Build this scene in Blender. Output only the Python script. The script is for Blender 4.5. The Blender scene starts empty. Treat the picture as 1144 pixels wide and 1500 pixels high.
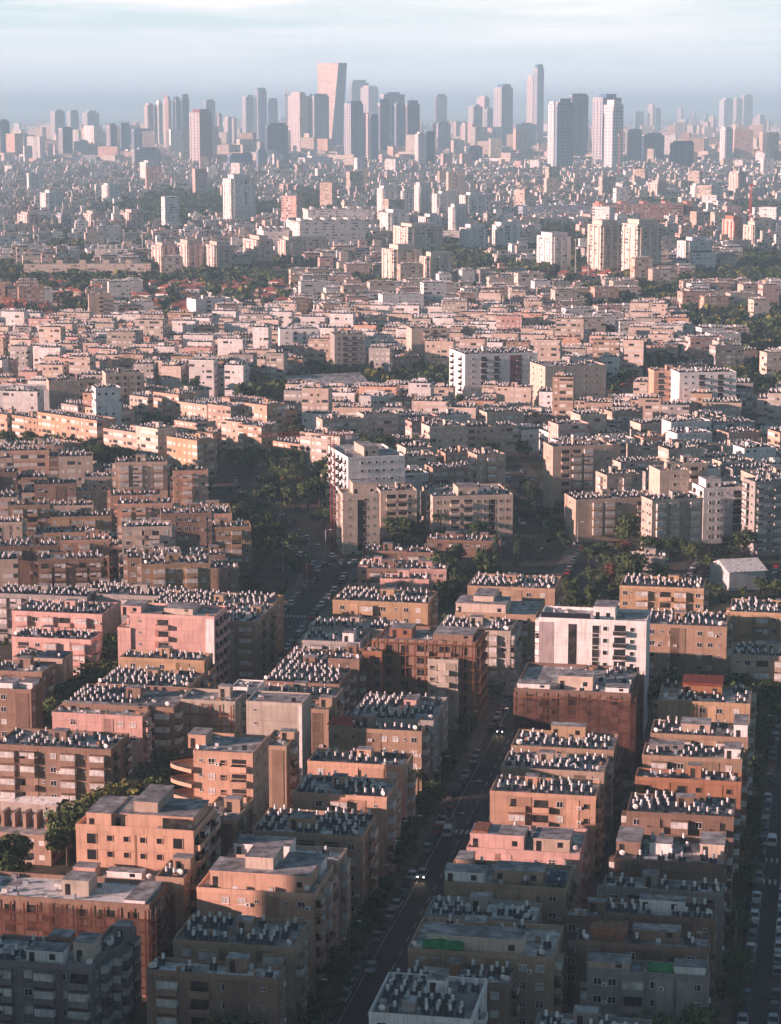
import bpy, math, random
import numpy as np
from mathutils import Vector, Matrix
random.seed(7); rng = np.random.default_rng(11)
R = math.radians
sc = bpy.context.scene

# ------------------------------------------------------------------ camera, sky, sun, exposure
F, CX, CY, H = 3300.0, 572.0, 750.0, 150.0
PITCH = math.atan((CY - 158.0) / F)
cd = bpy.data.cameras.new('camera'); cam = bpy.data.objects.new('camera', cd); sc.collection.objects.link(cam)
cd.sensor_fit = 'VERTICAL'; cd.sensor_height = 24.0; cd.lens = 24.0 * F / 1500.0
cd.clip_start = 1.0; cd.clip_end = 90000.0
cam.location = (0, 0, H); cam.rotation_euler = (R(90) - PITCH, 0, 0)
sc.camera = cam

SUN_AZ, SUN_EL = R(73), R(10.5)          # heading the light travels towards (clockwise from +Y), height of the sun
sd = bpy.data.lights.new('sun', 'SUN'); sun = bpy.data.objects.new('sun', sd); sc.collection.objects.link(sun)
sd.energy = 5.0; sd.angle = R(0.5); sd.color = (1.0, 0.61, 0.53)
ldir = Vector((math.sin(SUN_AZ) * math.cos(SUN_EL), math.cos(SUN_AZ) * math.cos(SUN_EL), -math.sin(SUN_EL)))
sun.rotation_euler = ldir.to_track_quat('-Z', 'Y').to_euler()

w = bpy.data.worlds.new('World'); sc.world = w; w.use_nodes = True
nt = w.node_tree; nt.nodes.clear()
class N:
    """tiny node helper"""
    def __init__(s, tree): s.t = tree
    def n(s, typ, **kw):
        x = s.t.nodes.new(typ)
        for k, v in kw.items():
            if k.startswith('i_'): x.inputs[int(k[2:])].default_value = v
            else: setattr(x, k, v)
        return x
    def l(s, a, b): s.t.links.new(a, b)
    def m(s, op, a, b=None, c=None):
        x = s.t.nodes.new('ShaderNodeMath'); x.operation = op
        for i, v in enumerate((a, b, c)):
            if v is None: continue
            if isinstance(v, (int, float)): x.inputs[i].default_value = v
            else: s.t.links.new(v, x.inputs[i])
        return x.outputs[0]
    def mix(s, f, a, b, blend='MIX'):
        x = s.t.nodes.new('ShaderNodeMix'); x.data_type = 'RGBA'; x.blend_type = blend
        for i, v in ((0, f), (6, a), (7, b)):
            if isinstance(v, (int, float)): x.inputs[i].default_value = v
            elif isinstance(v, tuple): x.inputs[i].default_value = (*v[:3], 1)
            else: s.t.links.new(v, x.inputs[i])
        return x.outputs[2]
    def ramp(s, f, stops):
        x = s.t.nodes.new('ShaderNodeValToRGB'); e = x.color_ramp.elements
        while len(e) < len(stops): e.new(0.5)
        for q, (p, c) in zip(e, stops): q.position = p; q.color = (*c, 1) if len(c) == 3 else c
        s.t.links.new(f, x.inputs[0]); return x.outputs[0]
g = N(nt)
sky = g.n('ShaderNodeTexSky', sky_type='NISHITA', sun_disc=False)
sky.sun_elevation = SUN_EL; sky.sun_rotation = SUN_AZ + math.pi
sky.air_density = 1.0; sky.dust_density = 1.5
tc = g.n('ShaderNodeTexCoord'); sep = g.n('ShaderNodeSeparateXYZ'); g.l(tc.outputs['Generated'], sep.inputs[0])
z = sep.outputs[2]
# thin high cloud near the horizon: streaks that stretch sideways
mp = g.n('ShaderNodeMapping'); mp.inputs['Scale'].default_value = (3.0, 3.0, 42.0); g.l(tc.outputs['Generated'], mp.inputs[0])
no = g.n('ShaderNodeTexNoise'); no.inputs['Scale'].default_value = 1.6; no.inputs['Detail'].default_value = 7; no.inputs['Roughness'].default_value = 0.6
g.l(mp.outputs[0], no.inputs['Vector'])
streak = g.ramp(no.outputs[0], [(0.42, (0, 0, 0)), (0.68, (1, 1, 1))])
veil = g.ramp(z, [(0.0, (0.50, 0.51, 0.60)), (0.02, (0.425, 0.46, 0.50)), (0.045, (0.345, 0.42, 0.445)), (0.09, (0.10, 0.20, 0.27)), (0.3, (0.018, 0.06, 0.09)), (0.7, (0.012, 0.038, 0.062))])
cloudc = g.ramp(z, [(0.0, (0.52, 0.52, 0.58)), (0.05, (0.66, 0.60, 0.58)), (0.09, (0.22, 0.27, 0.30)), (0.3, (0.05, 0.09, 0.12))])
amt = g.m('MULTIPLY', streak, g.ramp(z, [(0.010, (0.1, 0.1, 0.1)), (0.034, (0.95, 0.95, 0.95))]))
veil2 = g.mix(amt, veil, cloudc)
sky01 = g.n('ShaderNodeVectorMath', operation='SCALE'); sky01.inputs['Scale'].default_value = 0.045
g.l(sky.outputs[0], sky01.inputs[0])
mixf = g.ramp(z, [(0.0, (0.92, 0.92, 0.92)), (0.2, (0.8, 0.8, 0.8)), (0.6, (0.45, 0.45, 0.45))])
fin = g.mix(mixf, sky01.outputs[0], veil2)
bg = g.n('ShaderNodeBackground'); g.l(fin, bg.inputs[0]); bg.inputs[1].default_value = 1.0
ou = g.n('ShaderNodeOutputWorld'); g.l(bg.outputs[0], ou.inputs[0])

sc.view_settings.view_transform = 'Standard'; sc.view_settings.look = 'None'
sc.view_settings.gamma = 1.0; sc.view_settings.exposure = 1.25; sc.view_settings.use_curve_mapping = False
sc.cycles.max_bounces = 4; sc.cycles.diffuse_bounces = 2; sc.cycles.glossy_bounces = 2
sc.cycles.transparent_max_bounces = 8; sc.cycles.volume_bounces = 1; sc.cycles.use_denoising = True

# ------------------------------------------------------------------ from photograph pixels to places
FW = np.array([0, math.cos(PITCH), -math.sin(PITCH)]); UP = np.array([0, math.sin(PITCH), math.cos(PITCH)]); CAMP = np.array([0, 0, H])
def at(px, py, z=0.0):
    d = np.array([(px - CX) / F, 0, 0]) + UP * ((CY - py) / F) + FW
    return CAMP + d * ((z - H) / d[2])
def proj(P):
    c = np.asarray(P, float) - CAMP; dd = c @ FW
    return CX + F * c[0] / dd, CY - F * (c @ UP) / dd
def solve_px(P, d, px):
    c = P - CAMP; k = (px - CX) / F
    return (k * (c @ FW) - c[0]) / (d[0] - k * (d @ FW))
def solve_py(P, d, py):
    c = P - CAMP; k = (CY - py) / F
    return (k * (c @ FW) - c @ UP) / (d @ UP - k * (d @ FW))
def axes(th): return np.array([math.cos(th), -math.sin(th), 0]), np.array([math.sin(th), math.cos(th), 0])   # B (right), A (away)
TH_A = R(10.6)

# ------------------------------------------------------------------ words
ORD = 'first second third fourth fifth sixth seventh eighth ninth tenth eleventh twelfth thirteenth fourteenth fifteenth sixteenth seventeenth eighteenth nineteenth'.split()
def ordw(i):
    if i < 19: return ORD[i]
    i += 1
    if i > 99: return 'hundred and ' + ordw(i - 101) if i > 100 else 'hundredth'
    t = ['', '', 'twenty', 'thirty', 'forty', 'fifty', 'sixty', 'seventy', 'eighty', 'ninety'][min(i // 10, 9)]
    if i % 10 == 0: return t[:-1] + 'ieth'
    return t + '-' + ORD[i % 10 - 1]
NUMW = 'zero one two three four five six seven eight nine ten eleven twelve'.split()

# ------------------------------------------------------------------ materials (node based, base colours only)
MATS = {}
def mat(name, build):
    m = bpy.data.materials.new(name); m.use_nodes = True
    t = m.node_tree; b = t.nodes['Principled BSDF']; q = N(t); build(q, b); MATS[name] = m
def bsdf(q, b, col, rough=0.9, spec=0.2, metal=0.0):
    if isinstance(col, tuple): b.inputs['Base Color'].default_value = (*col, 1)
    else: q.l(col, b.inputs['Base Color'])
    b.inputs['Roughness'].default_value = rough; b.inputs['Specular IOR Level'].default_value = spec; b.inputs['Metallic'].default_value = metal
def attr_col(q): return q.n('ShaderNodeAttribute', attribute_name='Col').outputs['Color']
def obj_col(q): return q.n('ShaderNodeObjectInfo').outputs['Color']
def noise(q, scale, detail=4, src='Object', stretch=None, rough=0.6):
    t = q.n('ShaderNodeTexCoord'); v = t.outputs[src]
    if src == 'World': v = q.n('ShaderNodeNewGeometry').outputs['Position']
    if stretch:
        mpn = q.n('ShaderNodeMapping'); mpn.inputs['Scale'].default_value = stretch; q.l(v, mpn.inputs[0]); v = mpn.outputs[0]
    x = q.n('ShaderNodeTexNoise'); x.inputs['Scale'].default_value = scale; x.inputs['Detail'].default_value = detail; x.inputs['Roughness'].default_value = rough
    q.l(v, x.inputs['Vector']); return x.outputs[0]
def pos(q): return q.n('ShaderNodeNewGeometry').outputs['Position']
def wnoise(q, scale, stretch=None, detail=4):
    v = pos(q)
    if stretch:
        mpn = q.n('ShaderNodeMapping'); mpn.inputs['Scale'].default_value = stretch; q.l(v, mpn.inputs[0]); v = mpn.outputs[0]
    x = q.n('ShaderNodeTexNoise'); x.inputs['Scale'].default_value = scale; x.inputs['Detail'].default_value = detail
    q.l(v, x.inputs['Vector']); return x.outputs[0]
def dirty(q, c):
    a = q.ramp(wnoise(q, 0.35), [(0.3, (0.84, 0.83, 0.82)), (0.62, (1.05, 1.04, 1.03))])
    s = q.ramp(wnoise(q, 1.0, (2.6, 2.6, 0.16), 6), [(0.36, (0.80, 0.78, 0.76)), (0.5, (1, 1, 1))])
    return q.mix(1.0, q.mix(1.0, c, a, 'MULTIPLY'), s, 'MULTIPLY')
mat('plaster', lambda q, b: bsdf(q, b, dirty(q, attr_col(q)), 0.92, 0.1))
mat('plaster_tinted', lambda q, b: bsdf(q, b, dirty(q, obj_col(q)), 0.92, 0.1))
def facade(q, b):
    uv = q.n('ShaderNodeUVMap'); uv.uv_map = 'UVMap'
    s = q.n('ShaderNodeSeparateXYZ'); q.l(uv.outputs[0], s.inputs[0]); u, v = s.outputs[0], s.outputs[1]
    cu = q.m('DIVIDE', u, 3.1); cv = q.m('DIVIDE', v, 3.0)
    iu, iv = q.m('FLOOR', cu), q.m('FLOOR', cv); fu, fv = q.m('FRACT', cu), q.m('FRACT', cv)
    def wn(a, c):
        x = q.n('ShaderNodeTexWhiteNoise', noise_dimensions='2D'); cb = q.n('ShaderNodeCombineXYZ'); q.l(a, cb.inputs[0])
        if isinstance(c, float): cb.inputs[1].default_value = c
        else: q.l(c, cb.inputs[1])
        q.l(cb.outputs[0], x.inputs['Vector']); return x.outputs['Value']
    rc = wn(iu, 3.5); rcell = wn(iu, iv)                      # column kind, cell state
    band = q.m('GREATER_THAN', rc, 0.52)                      # columns of balconies and wide shutters
    def rect(f, lo, hi): return q.m('MULTIPLY', q.m('GREATER_THAN', f, lo), q.m('LESS_THAN', f, hi))
    win = q.m('MULTIPLY', q.m('MULTIPLY', rect(fu, .32, .68), rect(fv, .34, .70)), q.m('SUBTRACT', 1.0, band))
    bal = q.m('MULTIPLY', q.m('MULTIPLY', rect(fu, .04, .96), rect(fv, .36, .80)), band)
    para = q.m('MULTIPLY', q.m('MULTIPLY', rect(fu, .02, .98), rect(fv, .04, .34)), band)
    has = q.m('GREATER_THAN', rcell, 0.08)
    dark = q.m('LESS_THAN', rcell, 0.52)
    c = dirty(q, attr_col(q))
    c = q.mix(q.m('MULTIPLY', para, 0.45), c, (0.50, 0.46, 0.42))
    wc = q.mix(dark, (0.62, 0.60, 0.57), (0.035, 0.038, 0.045))
    c = q.mix(q.m('MULTIPLY', q.m('ADD', win, bal), has), c, wc)
    bsdf(q, b, c, 0.85, 0.2)
mat('facade_windows', facade)
def tower_glass(q, b):
    uv = q.n('ShaderNodeUVMap'); uv.uv_map = 'UVMap'
    s = q.n('ShaderNodeSeparateXYZ'); q.l(uv.outputs[0], s.inputs[0])
    fv = q.m('FRACT', q.m('DIVIDE', s.outputs[1], 7.6)); fu = q.m('FRACT', q.m('DIVIDE', s.outputs[0], 6.5))
    ln = q.m('LESS_THAN', fv, 0.36); col = q.m('LESS_THAN', fu, 0.24)
    c = attr_col(q); dk = q.mix(1.0, c, (0.42, 0.5, 0.62), 'MULTIPLY')
    c2 = q.mix(q.m('MAXIMUM', ln, q.m('MULTIPLY', col, 0.8)), dk, c)
    bsdf(q, b, c2, 0.35, 0.7)
mat('tower_facade', tower_glass)
def curtain(q, b):
    uv = q.n('ShaderNodeUVMap'); uv.uv_map = 'UVMap'; s = q.n('ShaderNodeSeparateXYZ'); q.l(uv.outputs[0], s.inputs[0])
    ln = q.m('LESS_THAN', q.m('FRACT', q.m('DIVIDE', s.outputs[1], 8.0)), .3)
    c = q.mix(q.ramp(wnoise(q, .05, (1, 1, 2)), [(.4, (0, 0, 0)), (.6, (1, 1, 1))]), (.20, .15, .13), (.34, .26, .22))
    bsdf(q, b, q.mix(ln, c, q.mix(1.0, c, (.62, .6, .62), 'MULTIPLY')), .5, .4, .2)
mat('curtain_glass', curtain)
def roofm(q, b):
    c = attr_col(q)
    a = q.ramp(wnoise(q, 0.55, None, 6), [(0.32, (0.45, 0.45, 0.47)), (0.5, (0.95, 0.95, 0.95)), (0.66, (1.45, 1.43, 1.4))])
    p = q.ramp(wnoise(q, 0.16, None, 3), [(0.40, (0.75, 0.75, 0.78)), (0.6, (1.25, 1.25, 1.25))])
    bsdf(q, b, q.mix(1.0, q.mix(1.0, c, a, 'MULTIPLY'), p, 'MULTIPLY'), 0.9, 0.15)
mat('roof_felt', roofm)
mat('roof_white', lambda q, b: bsdf(q, b, q.ramp(wnoise(q, 0.9, None, 6), [(0.33, (0.30, 0.30, 0.31)), (0.45, (0.62, 0.62, 0.62)), (0.7, (0.78, 0.78, 0.78))]), 0.85, 0.2))
mat('roof_tile', lambda q, b: bsdf(q, b, q.mix(1.0, attr_col(q), q.ramp(wnoise(q, 2.2), [(.35, (.6, .6, .6)), (.65, (1.2, 1.1, 1.05))]), 'MULTIPLY'), 0.85, 0.2))
mat('white_paint', lambda q, b: bsdf(q, b, q.ramp(wnoise(q, 1.3), [(.3, (.52, .51, .50)), (.6, (.74, .73, .72))]), 0.6, 0.3))
mat('shutter', lambda q, b: bsdf(q, b, q.mix(q.ramp(wnoise(q, .7), [(.35, (0, 0, 0)), (.65, (1, 1, 1))]), (.38, .38, .37), (.66, .66, .65)), 0.7, 0.3))
mat('window_glass', lambda q, b: bsdf(q, b, (0.02, 0.023, 0.028), 0.15, 0.5))
mat('dark_opening', lambda q, b: bsdf(q, b, q.ramp(wnoise(q, .8), [(.4, (.015, .015, .017)), (.65, (.06, .055, .05))]), 0.8, 0.1))
mat('solar_panel', lambda q, b: bsdf(q, b, (0.018, 0.022, 0.032), 0.28, 0.5))
mat('tank_enamel', lambda q, b: bsdf(q, b, q.ramp(wnoise(q, .9), [(.35, (.40, .41, .42)), (.5, (.62, .62, .62)), (.65, (.80, .80, .80))]), 0.4, 0.4))
mat('galvanised', lambda q, b: bsdf(q, b, (0.30, 0.31, 0.32), 0.5, 0.4, 0.6))
mat('grey_metal', lambda q, b: bsdf(q, b, (0.22, 0.23, 0.24), 0.5, 0.4, 0.3))
mat('tinted', lambda q, b: bsdf(q, b, obj_col(q), 0.7, 0.3))
mat('attribute_paint', lambda q, b: bsdf(q, b, attr_col(q), 0.8, 0.2))
mat('car_paint', lambda q, b: bsdf(q, b, obj_col(q), 0.3, 0.5, 0.2))
mat('tyre', lambda q, b: bsdf(q, b, (.02, .02, .02), .9))
mat('asphalt', lambda q, b: bsdf(q, b, q.mix(q.ramp(wnoise(q, .12, None, 6), [(.35, (0, 0, 0)), (.65, (1, 1, 1))]), (.032, .033, .036), (.062, .062, .064)), .85, .3))
mat('paving', lambda q, b: bsdf(q, b, q.mix(q.ramp(wnoise(q, .5), [(.35, (0, 0, 0)), (.65, (1, 1, 1))]), (.12, .105, .09), (.21, .185, .16)), .9, .1))
mat('road_paint', lambda q, b: bsdf(q, b, q.ramp(wnoise(q, 2), [(.35, (.3, .3, .3)), (.6, (.6, .6, .58))]), .8))
def groundm(q, b):
    a = q.ramp(wnoise(q, .03, None, 7), [(.38, (.055, .052, .048)), (.5, (.10, .085, .068)), (.62, (.05, .062, .038))])
    bsdf(q, b, a, .95, .1)
mat('earth', groundm)
mat('foliage', lambda q, b: (bsdf(q, b, q.mix(1.0, attr_col(q), q.ramp(wnoise(q, .45), [(.35, (.65, .68, .6)), (.65, (1.35, 1.25, 1.1))]), 'MULTIPLY'), .7, .25)))
mat('bark', lambda q, b: bsdf(q, b, (.07, .05, .038), .95))
mat('rust_steel', lambda q, b: bsdf(q, b, q.ramp(wnoise(q, 1.5), [(.35, (.16, .06, .035)), (.65, (.33, .15, .09))]), .8))
def netm(q, b):
    c = q.ramp(wnoise(q, .35, (1, 1, .5)), [(.35, (.035, .018, .016)), (.65, (.15, .07, .055))])
    bsdf(q, b, c, .9)
    tr = q.n('ShaderNodeBsdfTransparent'); mx = q.n('ShaderNodeMixShader'); mx.inputs[0].default_value = .48
    o = [n for n in q.t.nodes if n.type == 'OUTPUT_MATERIAL'][0]
    q.l(tr.outputs[0], mx.inputs[1]); q.l(b.outputs[0], mx.inputs[2]); q.l(mx.outputs[0], o.inputs[0])
mat('netting', netm)
def emit(col, st):
    def f(q, b):
        bsdf(q, b, (.8, .8, .8)); b.inputs['Emission Color'].default_value = (*col, 1); b.inputs['Emission Strength'].default_value = st
    return f
mat('lamp_lit', emit((1, .9, .7), 4)); mat('lamp_blue', emit((.5, .5, 1), 7))
mat('green_sheet', lambda q, b: bsdf(q, b, q.ramp(wnoise(q, 1.2), [(.35, (.0, .10, .04)), (.65, (.01, .30, .10))]), .7))
mat('blue_sheet', lambda q, b: bsdf(q, b, (.02, .045, .09), .8))

# ------------------------------------------------------------------ mesh building
class MB:
    def __init__(s): s.v = []; s.f = []; s.m = []; s.c = []; s.uv = []; s.mats = []
    def mi(s, name):
        if name not in s.mats: s.mats.append(name)
        return s.mats.index(name)
    def poly(s, pts, m, c=(.5, .5, .5), uv=None):
        n = len(s.v); s.v.extend(pts); s.f.append(tuple(range(n, n + len(pts)))); s.m.append(s.mi(m)); s.c.append(c)
        s.uv.extend(uv if uv else [(0.0, 0.0)] * len(pts))
    def box(s, x0, x1, y0, y1, z0, z1, m, c=(.5, .5, .5), top=None, topc=None, fr=None, uo=0.0, bottom=False, faces='frblt'):
        T = (lambda x, y, zz: (x, y, zz)) if fr is None else (lambda x, y, zz: (fr[0] + x * fr[2] + y * fr[3], fr[1] - x * fr[3] + y * fr[2], zz))
        W, D = x1 - x0, y1 - y0
        def q(a, b2, c2, d2, w_, off): s.poly([a, b2, c2, d2], m, c, [(uo + off, z0), (uo + off + w_, z0), (uo + off + w_, z1), (uo + off, z1)])
        if 'f' in faces: q(T(x0, y0, z0), T(x1, y0, z0), T(x1, y0, z1), T(x0, y0, z1), W, 0)
        if 'r' in faces: q(T(x1, y0, z0), T(x1, y1, z0), T(x1, y1, z1), T(x1, y0, z1), D, 62)
        if 'b' in faces: q(T(x1, y1, z0), T(x0, y1, z0), T(x0, y1, z1), T(x1, y1, z1), W, 124)
        if 'l' in faces: q(T(x0, y1, z0), T(x0, y0, z0), T(x0, y0, z1), T(x0, y1, z1), D, 186)
        if 't' in faces: s.poly([T(x0, y0, z1), T(x1, y0, z1), T(x1, y1, z1), T(x0, y1, z1)], top or m, topc or c)
        if bottom: s.poly([T(x0, y1, z0), T(x1, y1, z0), T(x1, y0, z0), T(x0, y0, z0)], m, c)
    def tube(s, p0, p1, r0, r1, n, m, c=(.5, .5, .5), cap=True):
        p0, p1 = Vector(p0), Vector(p1); d = (p1 - p0).normalized(); a = d.orthogonal().normalized(); b2 = d.cross(a)
        k = [(a * math.cos(2 * math.pi * i / n) + b2 * math.sin(2 * math.pi * i / n)) for i in range(n)]
        lo = [tuple(p0 + q * r0) for q in k]; hi = [tuple(p1 + q * r1) for q in k]
        for i in range(n):
            j = (i + 1) % n; s.poly([lo[i], lo[j], hi[j], hi[i]], m, c)
        if cap: s.poly(hi, m, c); s.poly(lo[::-1], m, c)
    def bar(s, p0, p1, t, m, c=(.5, .5, .5)): s.tube(p0, p1, t / 2, t / 2, 4, m, c)
    def arrays(s):
        return (np.array(s.v, np.float32).reshape(-1, 3), np.array([len(f) for f in s.f], np.int32), np.array(s.m, np.int32), np.array(s.c, np.float32).reshape(-1, 3), np.array(s.uv, np.float32).reshape(-1, 2), list(s.mats))
    def mesh(s, name): return np_mesh(name, *s.arrays())
def np_mesh(name, V, tot, mi, C, UV, mats):
    """every face owns its vertices, so loop order equals vertex order"""
    me = bpy.data.meshes.new(name); n = len(V); me.vertices.add(n); me.vertices.foreach_set('co', V.ravel())
    me.loops.add(n); me.loops.foreach_set('vertex_index', np.arange(n, dtype=np.int32))
    me.polygons.add(len(tot)); st = np.zeros(len(tot), np.int32); st[1:] = np.cumsum(tot)[:-1]
    me.polygons.foreach_set('loop_start', st); me.polygons.foreach_set('loop_total', tot.astype(np.int32))
    me.polygons.foreach_set('material_index', mi)
    a = me.attributes.new('Col', 'FLOAT_COLOR', 'FACE'); a.data.foreach_set('color', np.c_[C, np.ones(len(C), np.float32)].astype(np.float32).ravel())
    ul = me.uv_layers.new(name='UVMap'); ul.data.foreach_set('uv', UV.astype(np.float32).ravel())
    for m in mats: me.materials.append(MATS[m])
    me.update(calc_edges=True); return me
def tile(templates, inst):
    """templates: list of MB arrays, inst: list of (which, x, y, z, rot, scale, scale_z) -> joined arrays"""
    Vs, Ts, Ms, Cs, Us = [], [], [], [], []; mats = []
    for k, (V, tot, mi, C, UV, mt) in enumerate(templates):
        I = np.array([i[1:7] for i in inst if i[0] == k], float)
        if not len(I): continue
        remap = []
        for x in mt:
            if x not in mats: mats.append(x)
            remap.append(mats.index(x))
        co, si = np.cos(I[:, 3])[:, None], np.sin(I[:, 3])[:, None]
        X = V[None, :, 0] * I[:, 4:5]; Y = V[None, :, 1] * I[:, 4:5]; Z = V[None, :, 2] * I[:, 5:6]
        Vs.append(np.stack([I[:, 0:1] + X * co - Y * si, I[:, 1:2] + X * si + Y * co, I[:, 2:3] + Z], -1).reshape(-1, 3))
        Ts.append(np.tile(tot, len(I))); Ms.append(np.tile(np.array(remap, np.int32)[mi], len(I)))
        cv = rng.uniform(.8, 1.2, (len(I), 1, 1)); Cs.append((C[None] * cv).reshape(-1, 3)); Us.append(np.tile(UV, (len(I), 1)))
    return (np.concatenate(Vs).astype(np.float32), np.concatenate(Ts), np.concatenate(Ms), np.concatenate(Cs).astype(np.float32), np.concatenate(Us), mats)
COL = sc.collection.objects
def link(name, me, parent=None, loc=(0, 0, 0), rz=0.0, scale=None, color=None):
    o = bpy.data.objects.new(name, me); COL.link(o)
    if parent is not None: o.parent = parent
    o.location = loc
    if rz: o.rotation_euler = (0, 0, rz)
    if scale: o.scale = scale
    if color: o.color = (*color, 1)
    return o
def tag(o, label, cat, group=None):
    o['label'] = label; o['category'] = cat
    if group: o['group'] = group
    return o
def structure(name, mb): o = link(name, mb.mesh(name)); o['kind'] = 'structure'; return o
def stuff(name, arrs, label, cat):
    o = link(name, np_mesh(name, *arrs)); o['kind'] = 'stuff'; tag(o, label, cat); return o

# ------------------------------------------------------------------ occluder boxes (only to decide which details the photo can show)
BOX = []   # ox, oy, cos, sin, W, D, z0, z1
BNP = None
def add_occ(o, th, W, D, z1): BOX.append((o[0], o[1], math.cos(th), math.sin(th), W, D, 0.0, z1))
def freeze():
    global BNP; BNP = np.array(BOX)
def visible(P):
    P = np.asarray(P, float); d = P - CAMP; L = np.linalg.norm(d); e = CAMP + d * (1 - 0.6 / L)
    b = BNP
    def loc(q):
        x = q[0] - b[:, 0]; y = q[1] - b[:, 1]
        return x * b[:, 2] - y * b[:, 3], x * b[:, 3] + y * b[:, 2]
    ax, ay = loc(CAMP); bx, by = loc(e); t0 = np.zeros(len(b)); t1 = np.ones(len(b))
    for a0, a1, lo, hi in ((ax, bx, 0.05, b[:, 4] - .05), (ay, by, 0.05, b[:, 5] - .05), (np.full(len(b), H), np.full(len(b), e[2]), b[:, 6], b[:, 7] - .05)):
        dd = a1 - a0; dd = np.where(np.abs(dd) < 1e-9, 1e-9, dd)
        u, v = (lo - a0) / dd, (hi - a0) / dd
        t0 = np.maximum(t0, np.minimum(u, v)); t1 = np.minimum(t1, np.maximum(u, v))
    return not bool(np.any(t0 < t1))
def inframe(P, m=12):
    x, y = proj(P); return -m < x < 1144 + m and y < 1500 + m
def see(P): return inframe(P) and visible(P)

# ------------------------------------------------------------------ ground, roads
BA, AA = axes(TH_A)
gm = MB(); gm.poly([(-30000, -3000, 0), (30000, -3000, 0), (30000, 60000, 0), (-30000, 60000, 0)], 'earth'); structure('ground', gm)
ROADS = []   # (polyline np, halfwidth)
def roadline(pts, w): pl = [at(x, y)[:2] for x, y in pts]; ROADS.append((pl, w / 2)); return pl
def strip(mb, pl, off0, off1, z, m):
    P = [np.array(p) for p in pl]; n = []
    for i in range(len(P)):
        d = P[min(i + 1, len(P) - 1)] - P[max(i - 1, 0)]; d /= np.linalg.norm(d); n.append(np.array([d[1], -d[0]]))
    for i in range(len(P) - 1):
        a, b2, c, d = P[i] + n[i] * off0, P[i] + n[i] * off1, P[i + 1] + n[i + 1] * off1, P[i + 1] + n[i + 1] * off0
        mb.poly([(*a, z), (*d, z), (*c, z), (*b2, z)][::-1], m)
def road(name, pts, w, zb, pav=True):
    pl = roadline(pts, w + (8 if pav else 2)); mb = MB(); strip(mb, pl, -w / 2, w / 2, zb, 'asphalt'); structure(name, mb)
    if pav:
        mb = MB()
        for s0, s1 in ((-w / 2 - 4, -w / 2), (w / 2, w / 2 + 4)):
            strip(mb, pl, s0, s1, 0.14, 'paving')
            e = s1 if s0 < 0 else s0
            P = [np.array(p) for p in pl]
            for i in range(len(P) - 1):
                d = P[i + 1] - P[i]; d /= np.linalg.norm(d); nn = np.array([d[1], -d[0]])
                a, b2 = P[i] + nn * e, P[i + 1] + nn * e
                mb.poly([(*a, zb), (*b2, zb), (*b2, .14), (*a, .14)], 'paving')
        structure('pavement', mb)
    return pl
S1 = road('main_road', [(458, 1640), (537, 1490), (651, 1272), (706, 1160), (757, 1060), (802, 965), (826, 905), (846, 850)], 12, .012)
S2 = road('side_road', [(1142, 1640), (1158, 1470), (1168, 1290), (1179, 1120), (1187, 1000)], 19, .012)
S5 = road('left_road', [(318, 1085), (362, 1010), (398, 950), (440, 898), (478, 855), (492, 832)], 12, .012)
S6 = road('upper_road', [(842, 852), (868, 805), (815, 755), (765, 712), (742, 678)], 10, .016)
S7 = road('tree_lined_road', [(492, 834), (440, 800), (402, 765), (372, 725), (360, 700)], 12, .020, False)
S8 = road('junction_road', [(380, 842), (430, 838), (492, 832), (545, 826), (600, 818)], 11, .008, False)
S3 = road('back_lane', [(812, 1520), (846, 1430), (880, 1300), (917, 1180), (948, 1080), (965, 1020)], 6.0, .012, False)
S9 = road('cross_road', [(985, 1272), (1060, 1276), (1200, 1284)], 9, .008, False)
S4 = road('parking_lot', [(1000, 835), (1060, 838), (1190, 845)], 34, .008, False)
mk = MB()
def along(pl, s):
    for i in range(len(pl) - 1):
        d = pl[i + 1] - pl[i]; L = np.linalg.norm(d)
        if s <= L or i == len(pl) - 2: return pl[i] + d / L * s, d / L
        s -= L
def plen(pl): return sum(np.linalg.norm(pl[i + 1] - pl[i]) for i in range(len(pl) - 1))
def mark(pl, s0, s1, o0, o1):
    p, d = along(pl, s0); q, _ = along(pl, s1); n = np.array([d[1], -d[0]])
    mk.poly([(*(p + n * o0), .024), (*(p + n * o1), .024), (*(q + n * o1), .024), (*(q + n * o0), .024)], 'road_paint')
L1 = plen(S1); s = 5
while s < L1 - 10: mark(S1, s, s + 3, -.07, .07); s += 7
for s in np.arange(2, L1 - 3, 6): mark(S1, s, s + 5.9, -4.1, -3.98); mark(S1, s, s + 5.9, 4.0, 4.12)
for s in np.arange(2, plen(S2) - 8, 5.4):
    mark(S2, s, s + .12, -9.2, -6.4); mark(S2, s, s + .12, 2.2, 4.6)
s0 = [i for i in np.arange(0, plen(S2), 1) if proj((*along(S2, i)[0], 0))[1] < 1283][0]
for q in np.arange(-9, 9, 1.1): mark(S2, s0 + 6.5, s0 + 9.5, q, q + .5); mark(S2, s0 - 6.5, s0 - 3.5, q, q + .5)
s0 = [i for i in np.arange(0, L1, 1) if proj((*along(S1, i)[0], 0))[1] < 1278][0]
for k in range(9): mark(S1, s0 + k * 1.6, s0 + k * 1.6 + .5, .5 + k * .14, 3.0 - k * .14)
for q in np.arange(-6, 6, 1.1): mark(S1, s0 + 24, s0 + 27, q, q + .5)
s0 = [i for i in np.arange(0, plen(S5), 1) if proj((*along(S5, i)[0], 0))[1] < 905][0]
for q in np.arange(-5.5, 5.5, 1.1): mark(S5, s0, s0 + 3, q, q + .5)
structure('road_marking', mk)

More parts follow.
